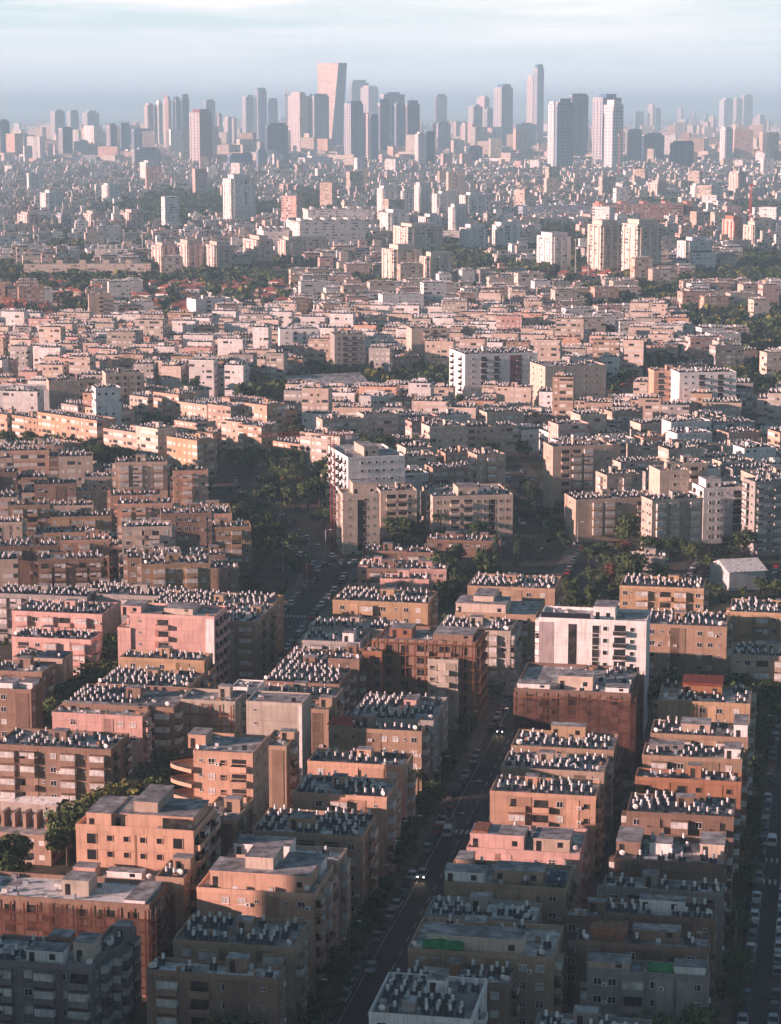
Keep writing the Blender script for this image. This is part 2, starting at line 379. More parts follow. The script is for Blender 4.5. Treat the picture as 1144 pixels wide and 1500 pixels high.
# ------------------------------------------------------------------ shared small meshes
def P_window(w_, h_, closed):
    m = MB(); t = .07
    m.box(0, w_, -.02, .0, 0, h_, 'shutter' if closed else 'window_glass')
    for a in ((0, t, 0, h_), (w_ - t, w_, 0, h_), (t, w_ - t, 0, t), (t, w_ - t, h_ - t, h_), (w_ / 2 - t / 2, w_ / 2 + t / 2, t, h_ - t)): m.box(a[0], a[1], -.07, -.02, a[2], a[3], 'white_paint', bottom=True)
    m.box(-.08, w_ + .08, -.16, 0, -.08, -.002, 'plaster_tinted', bottom=True)
    if closed:
        for k in range(1, 5): m.box(t, w_ - t, -.034, -.02, h_ * k / 5, h_ * k / 5 + .03, 'grey_metal')
    v = MB.mesh(m, 'window'); return v
def P_hole(w_, h_):
    m = MB(); m.poly([(0, -.01, 0), (w_, -.01, 0), (w_, -.01, h_), (0, -.01, h_)], 'window_glass'); t = .1
    for a in ((-t, 0, 0, h_), (w_, w_ + t, 0, h_), (-t, w_ + t, h_, h_ + t), (-t, w_ + t, -t, 0)): m.box(a[0], a[1], -.1, 0, a[2], a[3], 'plaster_tinted', bottom=True)
    return m.mesh('window')
def P_balcony(w_, kind):
    m = MB(); d = 1.1
    m.box(0, w_, -d, 0, -.15, 0, 'plaster_tinted', bottom=True)
    m.box(0, w_, -d, -d + .12, 0, .95, 'plaster_tinted'); m.box(0, .12, -d + .12, 0, 0, .95, 'plaster_tinted'); m.box(w_ - .12, w_, -d + .12, 0, 0, .95, 'plaster_tinted')
    m.poly([(.2, -.012, .0), (w_ - .2, -.012, 0), (w_ - .2, -.012, 2.2), (.2, -.012, 2.2)], 'dark_opening')
    if kind == 1:      # closed in with shutters
        n = max(3, int(w_ / .9))
        for i in range(n):
            x0, x1 = .04 + i * (w_ - .08) / n, .04 + (i + 1) * (w_ - .08) / n - .05
            if (i * 7 + int(w_ * 3)) % 5 == 2: m.box(x0, x1, -d + .06, -d + .1, .96, 2.25, 'window_glass')
            else: m.box(x0, x1, -d + .03, -d + .1, .96, 2.25, 'shutter')
        for x in (0, w_ - .06): m.box(x, x + .06, -d + .1, 0, .96, 2.25, 'shutter')
        m.box(-.05, w_ + .05, -d - .05, 0, 2.25, 2.4, 'plaster_tinted', bottom=True)
    elif kind == 2:    # half open, roller blind half down
        m.box(0, w_ * .55, -d + .04, -d + .09, 1.5, 2.3, 'shutter'); m.box(w_ * .6, w_, -d + .04, -d + .09, .95, 2.3, 'shutter')
        m.box(-.05, w_ + .05, -d - .05, 0, 2.3, 2.42, 'plaster_tinted', bottom=True)
    return m.mesh('balcony')
def P_railing(w_):
    m = MB(); d = 1.3; m.box(0, w_, -d, 0, -.15, 0, 'white_paint', bottom=True)
    m.box(0, w_, -d, -d + .05, .05, 1.0, 'dark_opening'); m.box(0, w_, -d - .02, -d + .07, 1.0, 1.06, 'white_paint')
    m.box(0, .05, -d + .05, 0, .05, 1.0, 'dark_opening'); m.box(w_ - .05, w_, -d + .05, 0, .05, 1.0, 'dark_opening')
    m.poly([(.2, -.012, .0), (w_ - .2, -.012, 0), (w_ - .2, -.012, 2.3), (.2, -.012, 2.3)], 'window_glass'); return m.mesh('balcony')
def P_ac():
    m = MB(); m.box(0, .8, -.38, -.05, 0, .58, 'white_paint', bottom=True); m.poly([(.12 + .22 + .2 * math.cos(t), -.384, .29 + .2 * math.sin(t)) for t in np.linspace(0, 2 * math.pi, 11)[:-1]], 'dark_opening'); return m.mesh('air_conditioner')
PW = {'W': P_window(1.35, 1.25, False), 'S': P_window(1.35, 1.25, True), 's': P_window(.75, .7, False), 'h': P_hole(1.0, 1.0), 'H': P_hole(1.7, 1.9),
      'B': P_balcony(3.3, 1), 'b': P_balcony(3.3, 2), 'O': P_balcony(3.3, 0), 'R': P_railing(3.2)}
PN = {'W': 'window', 'S': 'window', 's': 'window', 'h': 'window', 'H': 'window', 'B': 'balcony', 'b': 'balcony', 'O': 'balcony', 'R': 'balcony'}
PWD = {'W': 1.35, 'S': 1.35, 's': .75, 'h': 1.0, 'H': 1.7, 'B': 3.3, 'b': 3.3, 'O': 3.3, 'R': 3.2}
PZ = {'W': 1.0, 'S': 1.0, 's': 1.4, 'h': 1.0, 'H': .3, 'B': .1, 'b': .1, 'O': .1, 'R': .15}
M_AC = P_ac()

def heater_parts():
    t = MB(); t.tube((0, .35, .75), (0, .35, 1.88), .25, .25, 12, 'tank_enamel'); t.tube((0, .35, 1.88), (0, .35, 1.94), .25, .12, 12, 'tank_enamel')
    p = MB(); s_, c_ = math.sin(R(38)), math.cos(R(38))
    for x in (-.64, .02):
        a = [(x, -.85, .25), (x + .62, -.85, .25), (x + .62, -.85 + 1.35 * c_, .25 + 1.35 * s_), (x, -.85 + 1.35 * c_, .25 + 1.35 * s_)]
        lo = [(q[0], q[1] + .06, q[2] - .08) for q in a]
        p.poly(a, 'solar_panel')
        for i in range(4): j = (i + 1) % 4; p.poly([lo[i], lo[j], a[j], a[i]], 'galvanised')
        p.poly(lo[::-1], 'galvanised')
    f = MB()
    for x in (-.3, .3):
        f.bar((x, .1, 0), (x, .1, .95), .05, 'galvanised'); f.bar((x, .62, 0), (x, .62, .8), .05, 'galvanised'); f.bar((x, -.8, 0), (x, -.8, .3), .05, 'galvanised')
    f.box(-.34, .34, .05, .66, .70, .748, 'galvanised', bottom=True)
    return t, p, f
HT, HP, HF = heater_parts(); M_HT, M_HP, M_HF = HT.mesh('tank'), HP.mesh('panel'), HF.mesh('stand')
def heater_low(n, rich):
    t = MB(); t.tube((0, .35, .7 if rich else .1), (0, .35, 1.92), .255, .255, n, 'tank_enamel')
    for x in ((-.64, .02) if rich else (-.62,)):
        wd = .62 if rich else 1.25
        a = [(x, -.85, .25), (x + wd, -.85, .25), (x + wd, .2, 1.1), (x, .2, 1.1)]; t.poly(a, 'solar_panel'); t.poly([(q[0], q[1] + .05, q[2] - .08) for q in a][::-1], 'galvanised')
    if rich: t.box(-.3, .3, .1, .6, 0, .7, 'grey_metal')
    return t.arrays()
HLOW = [heater_low(10, True), heater_low(6, False)]
HEAT = []     # (dist, x, y, z, rot, shortname, line, place)

# ------------------------------------------------------------------ flats
C = dict(tan=(.36, .26, .19), brown=(.26, .18, .14), peach=(.54, .35, .26), sand=(.46, .365, .30), cream=(.56, .47, .40), grey=(.33, .32, .31), white=(.76, .76, .76), pink=(.58, .38, .34), ochre=(.41, .29, .19), stone=(.43, .39, .34), darkgrey=(.20, .19, .19), rust=(.30, .15, .09))
def shade(c, k): return tuple(min(.8, q * k) for q in c)
FEET = []     # footprints (ox,oy,th,W,D)
def th_rot(th): return -th
def to_world(o, th, x, y): return np.array([o[0] + x * math.cos(th) + y * math.sin(th), o[1] - x * math.sin(th) + y * math.cos(th)])
def rnd_pattern(r, w_):
    kinds = ['WBW', 'WOB', 'SBS', 'BWs', 'bWB', 'WsW', 'BbW', 'SWB']; out = ''; x = 0
    k = r.choice(kinds); i = 0
    while True:
        ch = k[i % len(k)]; ww = PWD[ch] + .9
        if x + ww > w_ - .3: break
        out += ch; x += ww; i += 1
    return out
def decorate(root, o, th, side, W, D, z0, z1, pat, col, r, detail, ac=True, y_off=0.0, x_off=0.0, floor=3.0):
    """put windows and balconies of one wall on the building, floor by floor"""
    L = W if side in 'fb' else D
    if not pat: return 0
    xs = None
    if isinstance(pat, list): xs = [f_ * L for f_, _ in pat]; pat = [c_ for _, c_ in pat]
    tot = sum(PWD.get(c, 1.2) for c in pat); gap = max(.15, (L - tot) / (len(pat) + 1)); x = gap; n = 0
    for ip, ch in enumerate(pat):
        wd = PWD.get(ch, 1.2)
        if xs: x = xs[ip]
        if ch in PW:
            k = 0
            zz = z0
            while zz + floor <= z1 + .3:
                c2 = ch
                if ch in 'WS' and r.random() < .35: c2 = 'S' if ch == 'W' else 'W'
                if ch in 'Bb' and r.random() < .3: c2 = r.choice('BbO')
                zc = zz + PZ[c2]
                if side == 'f': lx, ly, rz = x_off + x, y_off, 0.0
                elif side == 'r': lx, ly, rz = x_off + W, y_off + x, math.pi / 2
                else: lx, ly, rz = x_off, y_off + D - x, -math.pi / 2
                mid = {'f': (x_off + x + wd / 2, y_off - .3), 'r': (x_off + W + .3, y_off + x + wd / 2), 'l': (x_off - .3, y_off + D - x - wd / 2)}[side]
                wp = to_world(o, th, *mid); vis = see((wp[0], wp[1], zc + .9)) or see((wp[0], wp[1], zc + .3))
                if vis and n < 90:
                    ob = link(PN[c2], PW[c2], root, (lx, ly, zc), rz, color=shade(col, r.uniform(.85, 1.25))); n += 1
                    if ac and c2 in 'WS' and r.random() < .3 and detail:
                        q = to_world((0, 0), 0, 0, 0)
                        off = wd + .1
                        l2 = {'f': (lx + off, ly), 'r': (lx, ly + off), 'l': (lx, ly - off)}[side]
                        link('air_conditioner', M_AC, root, (l2[0], l2[1], zc - .1), rz)
                zz += floor; k += 1
        x += wd + gap
    return n
ROOFC = [(.31, .315, .32), (.38, .38, .38), (.25, .25, .255), (.45, .44, .43)]
DISH = []
def heaters_on(o, th, W, D, z, short, r, dens=.8, x0=1.0, x1=None, y0=1.6, y1=None, step=1.75, row=2.15, blocks=(), dist=None):
    x1 = W - 1.0 if x1 is None else x1; y1 = D - .9 if y1 is None else y1
    y = y0; line = 0
    while y < y1:
        x = x0 + r.uniform(0, .6); k = 0
        hole = r.uniform(0, 1); phase = r.random() * 6
        while x < x1:
            ok = r.random() < dens and math.sin(x * .33 + phase) > -.75
            for bx0, bx1, by0, by1 in blocks:
                if bx0 - 1.0 < x < bx1 + 1.0 and by0 - .8 < y < by1 + 1.6: ok = False
            if ok:
                yy = y + r.uniform(-.25, .25); p = to_world(o, th, x, yy)
                HEAT.append((math.hypot(p[0], p[1]), p[0], p[1], z, th_rot(th) + r.uniform(-.08, .08), short, line, k)); k += 1
            x += step + r.uniform(-.25, .3)
        y += row; line += 1
def stair_head(root, x0, x1, y0, y1, z, hh, col, name='stair_head'):
    m = MB(); m.box(x0, x1, y0, y1, z, z + hh, 'plaster', col, top='roof_felt', topc=(.3, .3, .3))
    m.box(x0 - .12, x1 + .12, y0 - .12, y1 + .12, z + hh - .002, z + hh + .16, 'plaster', tuple(q * 1.1 for q in col), top='roof_felt', topc=(.27, .27, .28), bottom=True)
    dm_ = MB()
    if x1 - x0 > 2 and hh > 1.9: dm_.box(x0 + .5, x0 + 1.4, y0 - .05, y0, z + .05, z + min(2.0, hh - .1), 'dark_opening', bottom=True)
    if x1 - x0 > 5: m.poly([(x1 - 2.2, y0 - .012, z + .9), (x1 - 1.2, y0 - .012, z + .9), (x1 - 1.2, y0 - .012, z + 1.9), (x1 - 2.2, y0 - .012, z + 1.9)], 'window_glass')
    so = link(name, m.mesh(name), root)
    if dm_.f: link('door', dm_.mesh('door'), so)
    return so
CNT = {'b': 0}
def flats(short, label, o, th, W, D, h, col, fpat=None, rpat=None, lpat=None, roofs='felt', boxes=(), heat=.8, seed=None, near=True, painted=False, group='blocks of flats', name='apartment_building', floor=3.0, hx=None, extra=None, cat='apartment building', dishes=1, z0f=0.3, bays=True):
    r = random.Random(seed if seed is not None else int(abs(o[0] * 31 + o[1] * 17)))
    root = link(name, None, None, (o[0], o[1], 0), th_rot(th)); tag(root, label, cat, group)
    CNT['b'] += 1
    wm = 'facade_windows' if painted else 'plaster'; m = MB(); uo = r.randint(0, 60) * 3.1
    m.box(0, W, 0, D, 0, h, wm, col, faces='frbl', uo=uo)
    if not painted:
        # vertical bays of a lighter or darker plaster and thin slab lines that read as storeys
        for k in range(2 if bays else 0):
            bx = r.uniform(.1, .75) * W; bw = r.uniform(2, 4); cc = shade(col, r.choice([.72, .85, 1.15, 1.25]))
            if bx + bw < W - .2: m.box(bx, bx + bw, -.10, 0, 0, h - .25, 'plaster', cc, faces='frlt')
            by = r.uniform(.1, .6) * D
            if by + bw < D - .2: m.box(W, W + .10, by, by + bw, 0, h - .25, 'plaster', cc, faces='frbt')
        zz = floor + z0f
        while zz < h - 1:
            m.box(0.1, W, -.04, 0, zz - .09, zz + .09, 'plaster', tuple(q * .86 for q in col), faces='ftr', bottom=True)
            m.box(W, W + .04, 0, D, zz - .09, zz + .09, 'plaster', tuple(q * .86 for q in col), faces='rt', bottom=True); zz += floor
    link('wall', m.mesh('wall'), root)
    m = MB(); pc = shade(col, r.uniform(.95, 1.2)); rt = {'felt': 'roof_felt', 'white': 'roof_white'}[roofs]; p = .7; t = .22
    m.poly([(t, t, h - .05), (W - t, t, h - .05), (W - t, D - t, h - .05), (t, D - t, h - .05)], rt, r.choice(ROOFC))
    pm = MB()
    for a in ((-.05, W + .05, -.05, t), (-.05, W + .05, D - t, D + .05), (-.05, t, t, D - t), (W - t, W + .05, t, D - t)): pm.box(a[0], a[1], a[2], a[3], h - .1, h + p, 'plaster', pc, bottom=True)
    bl = [(b2[0] * W, b2[1] * W, b2[2] * D, b2[3] * D) for b2 in boxes]
    if not painted:
        for k in range(r.randint(1, 4)):           # repaired and whitewashed patches, pipes
            a0, b0 = r.uniform(.05, .7) * W, r.uniform(.05, .6) * D; a1, b1 = min(W - .4, a0 + r.uniform(2, 7)), min(D - .4, b0 + r.uniform(1.5, 4))
            m.poly([(a0, b0, h - .045 + k * .004), (a1, b0, h - .045 + k * .004), (a1, b1, h - .045 + k * .004), (a0, b1, h - .045 + k * .004)], r.choice(['roof_white', 'roof_felt', 'roof_felt']), r.choice(ROOFC + [(.42, .40, .38)]))
        for k in range(2):
            yy = r.uniform(1, D - 1); m.bar((.4, yy, h + .12), (W - .4, yy + r.uniform(-.6, .6), h + .12), .09, 'galvanised')
        for k in range(r.randint(8, 18)):
            a0, b0 = r.uniform(.5, W - 1.5), r.uniform(.5, D - 1.2); m.box(a0, a0 + r.uniform(.25, 1.1), b0, b0 + r.uniform(.25, .8), h - .05, h + r.uniform(.15, 1.0), 'attribute_paint', r.choice([(.5, .5, .5), (.2, .2, .22), (.35, .2, .12), (.6, .6, .6), (.25, .3, .35)]))
    rfo = link('roof', m.mesh('roof'), root); link('parapet', pm.mesh('parapet'), rfo)
    for b2, (a0, a1, b0, b1) in zip(boxes, bl):
        stair_head(root, a0, a1, b0, b1, h - .05, b2[4], C[b2[5]] if len(b2) > 5 else pc, b2[6] if len(b2) > 6 else 'stair_head')
    if not boxes and not (painted and r.random() < .4):
        a0 = r.uniform(.3, .6) * W; b0 = r.uniform(.45, .6) * D; a1, b1 = a0 + r.uniform(2.4, 3.6), min(D - .4, b0 + 2.6)
        stair_head(root, a0, a1, b0, b1, h - .05, r.uniform(2.0, 2.5), pc); bl.append((a0, a1, b0, b1))
    zb = h - floor * int((h - z0f) / floor)
    if near:
        decorate(root, o, th, 'f', W, D, zb, h, fpat if fpat is not None else rnd_pattern(r, W), col, r, True, floor=floor)
        if rpat != '': decorate(root, o, th, 'r', W, D, zb, h, rpat or rnd_pattern(r, D), col, r, True, floor=floor)
        if lpat != '': decorate(root, o, th, 'l', W, D, zb, h, lpat or rnd_pattern(r, D), col, r, True, floor=floor)
    if heat > 0: heaters_on(o, th, W, D, h - .05, short, r, heat, blocks=bl, x0=(hx[0] * W if hx else 1.0), x1=(hx[1] * W if hx else None))
    if near and dishes:
        for k in range(dishes + (r.random() < .4)):
            p2 = to_world(o, th, r.choice([r.uniform(.5, 2), r.uniform(W - 2, W - .5)]), r.uniform(.6, 2)); DISH.append((p2[0], p2[1], h - .05, short))
    return root

NEAR = []      # hand placed blocks: read from the photograph
def nb(short, label, x0, x1, yf, yb, h, col, **kw):
    th = kw.pop('th', TH_A); B, A = axes(th); P = at(x0, yf, h); W = solve_px(P, B, x1); D = max(5.0, solve_py(P, A, yb))
    D = kw.pop('D', D)
    cc = C[col] if isinstance(col, str) else col
    if x0 > 700 and yf > 1040: cc = shade(cc, .82)  # right-hand near rows: shade put into the wall colour by darkening it
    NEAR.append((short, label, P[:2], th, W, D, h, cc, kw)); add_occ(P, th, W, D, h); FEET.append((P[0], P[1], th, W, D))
def tall(short, label, x0, x1, yt, yb, D, col, **kw):
    if yb < 625: yb += 26 if yb > 500 else 16
    """x0,x1: front edge; yt,yb: screen height of the roof and of the foot of its near left corner"""
    kw.setdefault('bays', False); th = kw.pop('th', TH_A); B, A = axes(th); P = at(x0, yb, 0); W = solve_px(P, B, x1); h = solve_py(P, np.array([0, 0, 1.0]), yt)
    NEAR.append((short, label, P[:2], th, W, D, h, C[col] if isinstance(col, str) else col, kw)); add_occ(P, th, W, D, h); FEET.append((P[0], P[1], th, W, D))

# --- row on the left of the main road, from the near end
nb('brown block at the bottom', 'brown block with white shutters at the near end of the row left of the road', 215, 407, 1426, 1407, 15.5, 'brown', fpat='BOWWs', roofs='white', heat=.55)
nb('second block left of road', 'tan block with three dense lines of heaters directly behind the brown block nearest the camera', 254, 430, 1382, 1343, 16, 'tan', fpat='WBWWB', heat=.9)
nb('orange terraced block', 'orange block with a set-back top storey and broad terrace behind two tank-covered roofs', 289, 461, 1305, 1262, 17, 'peach', fpat='.WWsWsW', heat=0, boxes=((.08, .93, .16, .62, 2.9, 'peach', 'penthouse'), (.36, .6, .3, .8, 5.0, 'cream', 'stair_head'), (.62, .95, .66, .98, 2.6, 'white', 'roof_shed')))
nb('white-roofed block', 'pale block with white flat roof patches behind the orange terraced block', 334, 497, 1256, 1238, 17, 'sand', roofs='white', heat=.25, boxes=((.05, .55, .1, .85, 2.4, 'white', 'roof_shed'),))
nb('block with orange roof hut', 'tan block crowded with heaters around one small orange roof hut, left of the road', 370, 531, 1221, 1188, 16.5, 'tan', heat=.9, boxes=((.3, .5, .25, .55, 2.3, 'ochre', 'roof_hut'),))
nb('grey-roofed orange block', 'orange-walled block with grey patched roof, sixth from the near end, left of the road', 430, 567, 1165, 1139, 16, 'peach', fpat='sWBWs', heat=.95)
nb('wide shuttered block', 'orange and tan block with white shutters in the middle of its front, beside a palm', 451, 593, 1119, 1101, 16, 'peach', fpat='WsBWW', heat=.9)
nb('red-hipped block', 'block with a small red hipped roof at its left corner and white roof sheets', 482, 617, 1069, 1056, 15, 'tan', heat=.7)
nb('block before the scaffold', 'block with dense heaters and a white roof patch in front of the rusty scaffolded building', 512, 634, 1054, 1020, 16, 'grey', heat=.95, boxes=((.55, .7, .5, .75, 2.3, 'pink', 'roof_hut'),))
nb('scaffolded ruin block', 'half-stripped rust-coloured building wrapped in scaffolding on its front and right', 552, 696, 939, 922, 21, (.27, .18, .14), fpat='HHOOH', rpat='OOO', lpat='', heat=0, floor=3.0, D=15, boxes=((.1, .32, .3, .7, 2.2, 'rust', 'roof_shed'), (.55, .95, .2, .8, 1.6, 'brown', 'roof_shed')), dishes=0)
nb('scaffold annex', 'lower bare concrete annex with small windows in front of the rust-coloured scaffolded building', 626, 670, 969, 960, 17, 'stone', fpat='hOh', heat=0, D=7, dishes=0)
nb('left wing of ruin', 'narrow rust-coloured wing with scaffold, left of the half-stripped building', 531, 560, 957, 945, 18.5, 'rust', fpat='HH', heat=0, D=9, dishes=0)
nb('balcony block behind ruin', 'long blue-grey balconied block whose side faces the road behind the scaffolded ruin', 640, 747, 924, 907, 17, 'stone', rpat='BOBOB', heat=.85)
nb('peach penthouse block', 'tan block with a pale peach penthouse and one sloping white roof', 666, 784, 900, 876, 18, 'tan', fpat='WsWWsW', heat=0, boxes=((.0, .62, .05, .55, 2.8, 'cream', 'penthouse'), (.2, .45, .2, .7, 4.2, 'cream', 'penthouse')))
nb('last block on left side', 'tan shuttered block at the far end of the row left of the main road', 684, 812, 861, 843, 16, 'tan', fpat='WBWWW', heat=.9)
nb('long orange front', 'long orange-fronted block with air conditioners and three lines of heaters near the junction', 488, 626, 882, 864, 16, 'ochre', fpat='WsBWsWW', heat=.95)
nb('thin grey-roofed block', 'low block with a thin grey roof just in front of the long orange front', 452, 585, 921, 908, 14, 'stone', heat=.8)
nb('block with white hut', 'block with a white roof hut left of the rust-coloured wing', 438, 528, 941, 925, 14, 'grey', heat=.8, boxes=((.7, .88, .1, .4, 2.6, 'white', 'roof_hut'),))
nb('reddish heater roof', 'block with the densest crowd of round white tanks, beside the left road', 385, 498, 1001, 953, 14.5, 'brown', heat=1.0)
nb('brown side block', 'tall brown blank-sided block between the dense tank roof and the rusty wing', 482, 527, 968, 952, 17, 'brown', fpat='..', heat=.6)
nb('block with pergola', 'narrow block with a white pergola behind the blank grey wall', 380, 493, 1019, 1006, 15, 'sand', heat=.7)
tall('blank grey gable block', 'building with a big blank grey-brown gable and thin white corner edge', 363, 444, 1031, 1172, 9, 'stone', fpat='s...', rpat='', heat=0, boxes=((.02, .98, .05, .95, .35, 'grey', 'roof_slab'),), dishes=0)
nb('bare concrete block', 'unfinished block with bare concrete walls left of the white stair tower', 265, 345, 1028, 1012, 17.5, 'stone', fpat='.H.', heat=0, dishes=0)
tall('white stair tower', 'white stair tower with two small windows between the bare concrete block and grey gable', 341, 379, 1010, 1120, 7, 'white', fpat='sh', rpat='', heat=0, dishes=0, boxes=((.1, .9, .1, .9, .4, 'white', 'roof_slab'),))
nb('narrow white-topped block', 'narrow block with a bright white roof beside the blank grey gable', 446, 482, 1042, 1029, 16, 'tan', roofs='white', heat=0)
tall('round-balcony block', 'salmon apartment building with rounded balconies on its left corner and black roof panels', 287, 373, 1104, 1290, 13, 'peach', fpat='sWhO', rpat='hsh', heat=0, boxes=((-.18, .12, .3, .7, 2.6, 'peach', 'penthouse'), (.02, .98, .1, .9, .3, 'darkgrey', 'roof_slab')))
nb('tan block behind salmon', 'tall tan block with small windows right of the salmon building with rounded balconies', 383, 420, 1096, 1085, 19, 'tan', fpat='sh', heat=0, D=12)
tall('big orange block', 'big sunlit orange block with small square windows and a recessed dark top storey', 116, 287, 1213, 1383, 15, 'peach', fpat='HhhhhH', rpat='ObOb', heat=0, boxes=((.09, .30, .02, .7, 2.9, 'peach', 'penthouse'), (.30, .98, .10, .80, 2.7, 'peach', 'penthouse'), (.46, .66, .2, .9, 4.6, 'sand', 'stair_head')))
nb('tan block beside big orange', 'tan block with open balconies right behind the big orange block', 293, 346, 1203, 1188, 17, 'tan', rpat='OWO', fpat='Wh', heat=.3, D=14)
nb('salmon hut roof', 'low roof with pinkish huts and tanks just in front of the big orange block', 100, 226, 1287, 1277, 15, 'sand', heat=.5, boxes=((.05, .3, .2, .8, 1.8, 'pink', 'roof_hut'), (.45, .85, .1, .6, 1.6, 'white', 'roof_hut')))
nb('narrow tan end block', 'narrow tan block with a few tanks between the big orange block and the scaffold', 229, 270, 1289, 1279, 17, 'tan', fpat='hW', heat=.7, D=9)
nb('netted building site', 'building site with a littered roof and its front wrapped in brown netting', -40, 219, 1314, 1281, 16, 'brown', fpat='HHOHHOH', heat=0, roofs='white', boxes=((.47, .62, .35, .75, 2.6, 'stone', 'roof_hut'), (.86, .97, .05, .9, 1.0, 'white', 'parapet_block')), dishes=0)
nb('dark grey corner block', 'dark grey block with roof sheds and white shutters in the bottom left corner', -30, 136, 1410, 1374, 15, 'darkgrey', fpat='WbsWBWB', heat=.35, boxes=((.4, .72, .1, .45, 2.2, 'white', 'roof_shed'), (.78, .95, .3, .7, 3.2, 'cream', 'roof_hut'), (.5, .68, .6, .9, 2.6, 'brown', 'roof_hut')))
nb('dark grey side wing', 'dark grey wing attached to the right of the bottom left corner block', 137, 174, 1392, 1370, 15, 'darkgrey', fpat='Wb', heat=.2, D=10)
# --- left column
nb('five-storey shuttered block', 'brown five-storey block with white shutter bands, at the left edge below the pink terrace', -6, 163, 1094, 1070, 15, 'brown', fpat='BBsWBsB', rpat='OWb', heat=.75)
nb('pink terrace block', 'pink-fronted block with a planted roof terrace along its front edge', 77, 209, 1047, 1034, 16.5, 'pink', fpat='.W...WW', rpat='bO', heat=0, boxes=((.02, .98, .75, .98, 1.3, 'brown', 'pergola'),))
nb('long tank-lined block', 'long block behind the pink terrace with two tight lines of tanks at its front edge', 98, 255, 1033, 1016, 17, 'brown', rpat='BObO', heat=1.0, hx=(.02, .62), D=17)
nb('orange-sided tank block', 'block full of tanks two roofs in front of the pink building', 142, 276, 1005, 982, 15, 'tan', rpat='bOb', heat=.95)
nb('orange strip block', 'block with an orange upper wall directly in front of the pink building', 176, 300, 966, 955, 15, 'ochre', fpat='WsWWs', rpat='OB', heat=.9)
tall('pink building', 'pink building with a huge blank pink wall and a recessed column of balconies', 193, 316, 902, 1022, 13, 'pink', fpat=[(.1, 's'), (.32, 'O')], rpat='OOO', heat=0, boxes=((-.12, .12, .1, .6, 2.2, 'pink', 'stair_head'), (.36, .7, .3, .9, 1.4, 'cream', 'roof_hut'), (.14, .35, .1, .8, .5, 'darkgrey', 'roof_slab')), dishes=0)
tall('low pink wing', 'lower pale pink wing attached to the left of the blank pink building', 175, 194, 923, 1022, 9, 'pink', fpat='', rpat='', heat=0, dishes=0)
nb('white-patched block', 'block with a white roof and tan side wall to the right of the pink building', 320, 376, 912, 894, 17, 'tan', fpat='WhB', rpat='hOhO', roofs='white', heat=.7, D=22)
nb('balcony slab', 'narrow slab of stacked balconies between the pink building and the white-patched block', 316, 343, 924, 912, 15, 'stone', rpat='ObO', heat=.3, D=12)
nb('rose-walled block', 'rose-walled block with a long shuttered balcony and a partly white roof', 18, 150, 898, 881, 15, 'pink', fpat='BWBOBW', rpat='WsW', heat=.7)
nb('low rose block', 'low block with rose walls in front of the rose-walled block with the long balcony', 18, 134, 936, 924, 14, 'pink', fpat='BWBWB', heat=.9)
nb('blue-roofed block', 'block with a dark blue roof sheet, third from the left edge below the rose blocks', 20, 92, 966, 955, 14, 'sand', heat=.4, boxes=((.5, .98, .1, .9, .6, (.0), 'roof_sheet') if False else (.5, .98, .1, .9, .5, 'darkgrey', 'roof_sheet'),))
nb('brown corner block', 'brown block with a cluttered roof at the left edge', -20, 62, 985, 970, 14, 'brown', heat=.4)
nb('small blue-white block', 'small block with pale blue sheds on the roof at the left edge', -6, 46, 1012, 1000, 15, 'brown', fpat='W.W', heat=0, boxes=((.0, .45, .1, .8, 1.7, 'white', 'roof_shed'), (.6, .95, .3, .9, 1.6, 'white', 'roof_shed')))
nb('upper left tank row', 'long low block with dark roof and many tanks behind the rose-walled block', -10, 128, 872, 860, 14, 'grey', heat=.9)
nb('second upper left row', 'grey-fronted block behind the pink building on its left', 140, 258, 873, 860, 14, 'grey', heat=.9)
nb('orange-ended block', 'long block with an orange end wall and pale front beside the left road', 212, 388, 893, 868, 15, 'ochre', fpat='WSBWSBW', rpat='WbW', heat=.95)
# --- row right of the main road, from the near end
nb('last roof at the bottom', 'white-painted roof with tilted dark panels cut by the bottom edge of the photo', 779, 948, 1521, 1488, 16, 'grey', roofs='white', heat=.9)
nb('white stepped block', 'white stepped block with four lines of tanks at the bottom, nearest the main road', 541, 690, 1489, 1430, 17, 'white', fpat='WsWhWs', rpat='WOW', heat=.95, boxes=((.45, .64, .62, .8, 2.3, 'white', 'roof_hut'), (.3, .42, .1, .25, 2.0, 'grey', 'roof_hut')))
nb('red-topped low block', 'low block with red sheds and a broken white roof behind the white stepped block', 594, 746, 1437, 1413, 15, 'brown', fpat='WWhWW', heat=.7, boxes=((.38, .48, .5, .8, 2.0, 'rust', 'roof_hut'),))
nb('green-awning block', 'block with a bright green awning on its white sunlit roof storey', 597, 810, 1394, 1348, 16.5, 'tan', fpat='WW..WhWW', rpat='bWO', heat=.35, boxes=((.12, .78, .08, .42, 2.7, 'cream', 'penthouse'), (.34, .48, .5, .72, 2.9, 'ochre', 'roof_hut')))
nb('bright white roof', 'block with a bright white painted roof between the green awning and the terraced tan block', 622, 784, 1344, 1318, 16, 'grey', roofs='white', heat=.95)
nb('terraced tan block', 'tan block with several stepped terraces and a white corner room beside the road', 650, 828, 1296, 1263, 17, 'tan', fpat='..WhWhW', rpat='OWb', heat=.2, boxes=((.0, .32, .05, .4, 2.2, 'white', 'roof_shed'), (.4, .8, .2, .6, 2.4, 'tan', 'penthouse'), (.05, .18, .5, .9, 2.6, 'peach', 'roof_hut')))
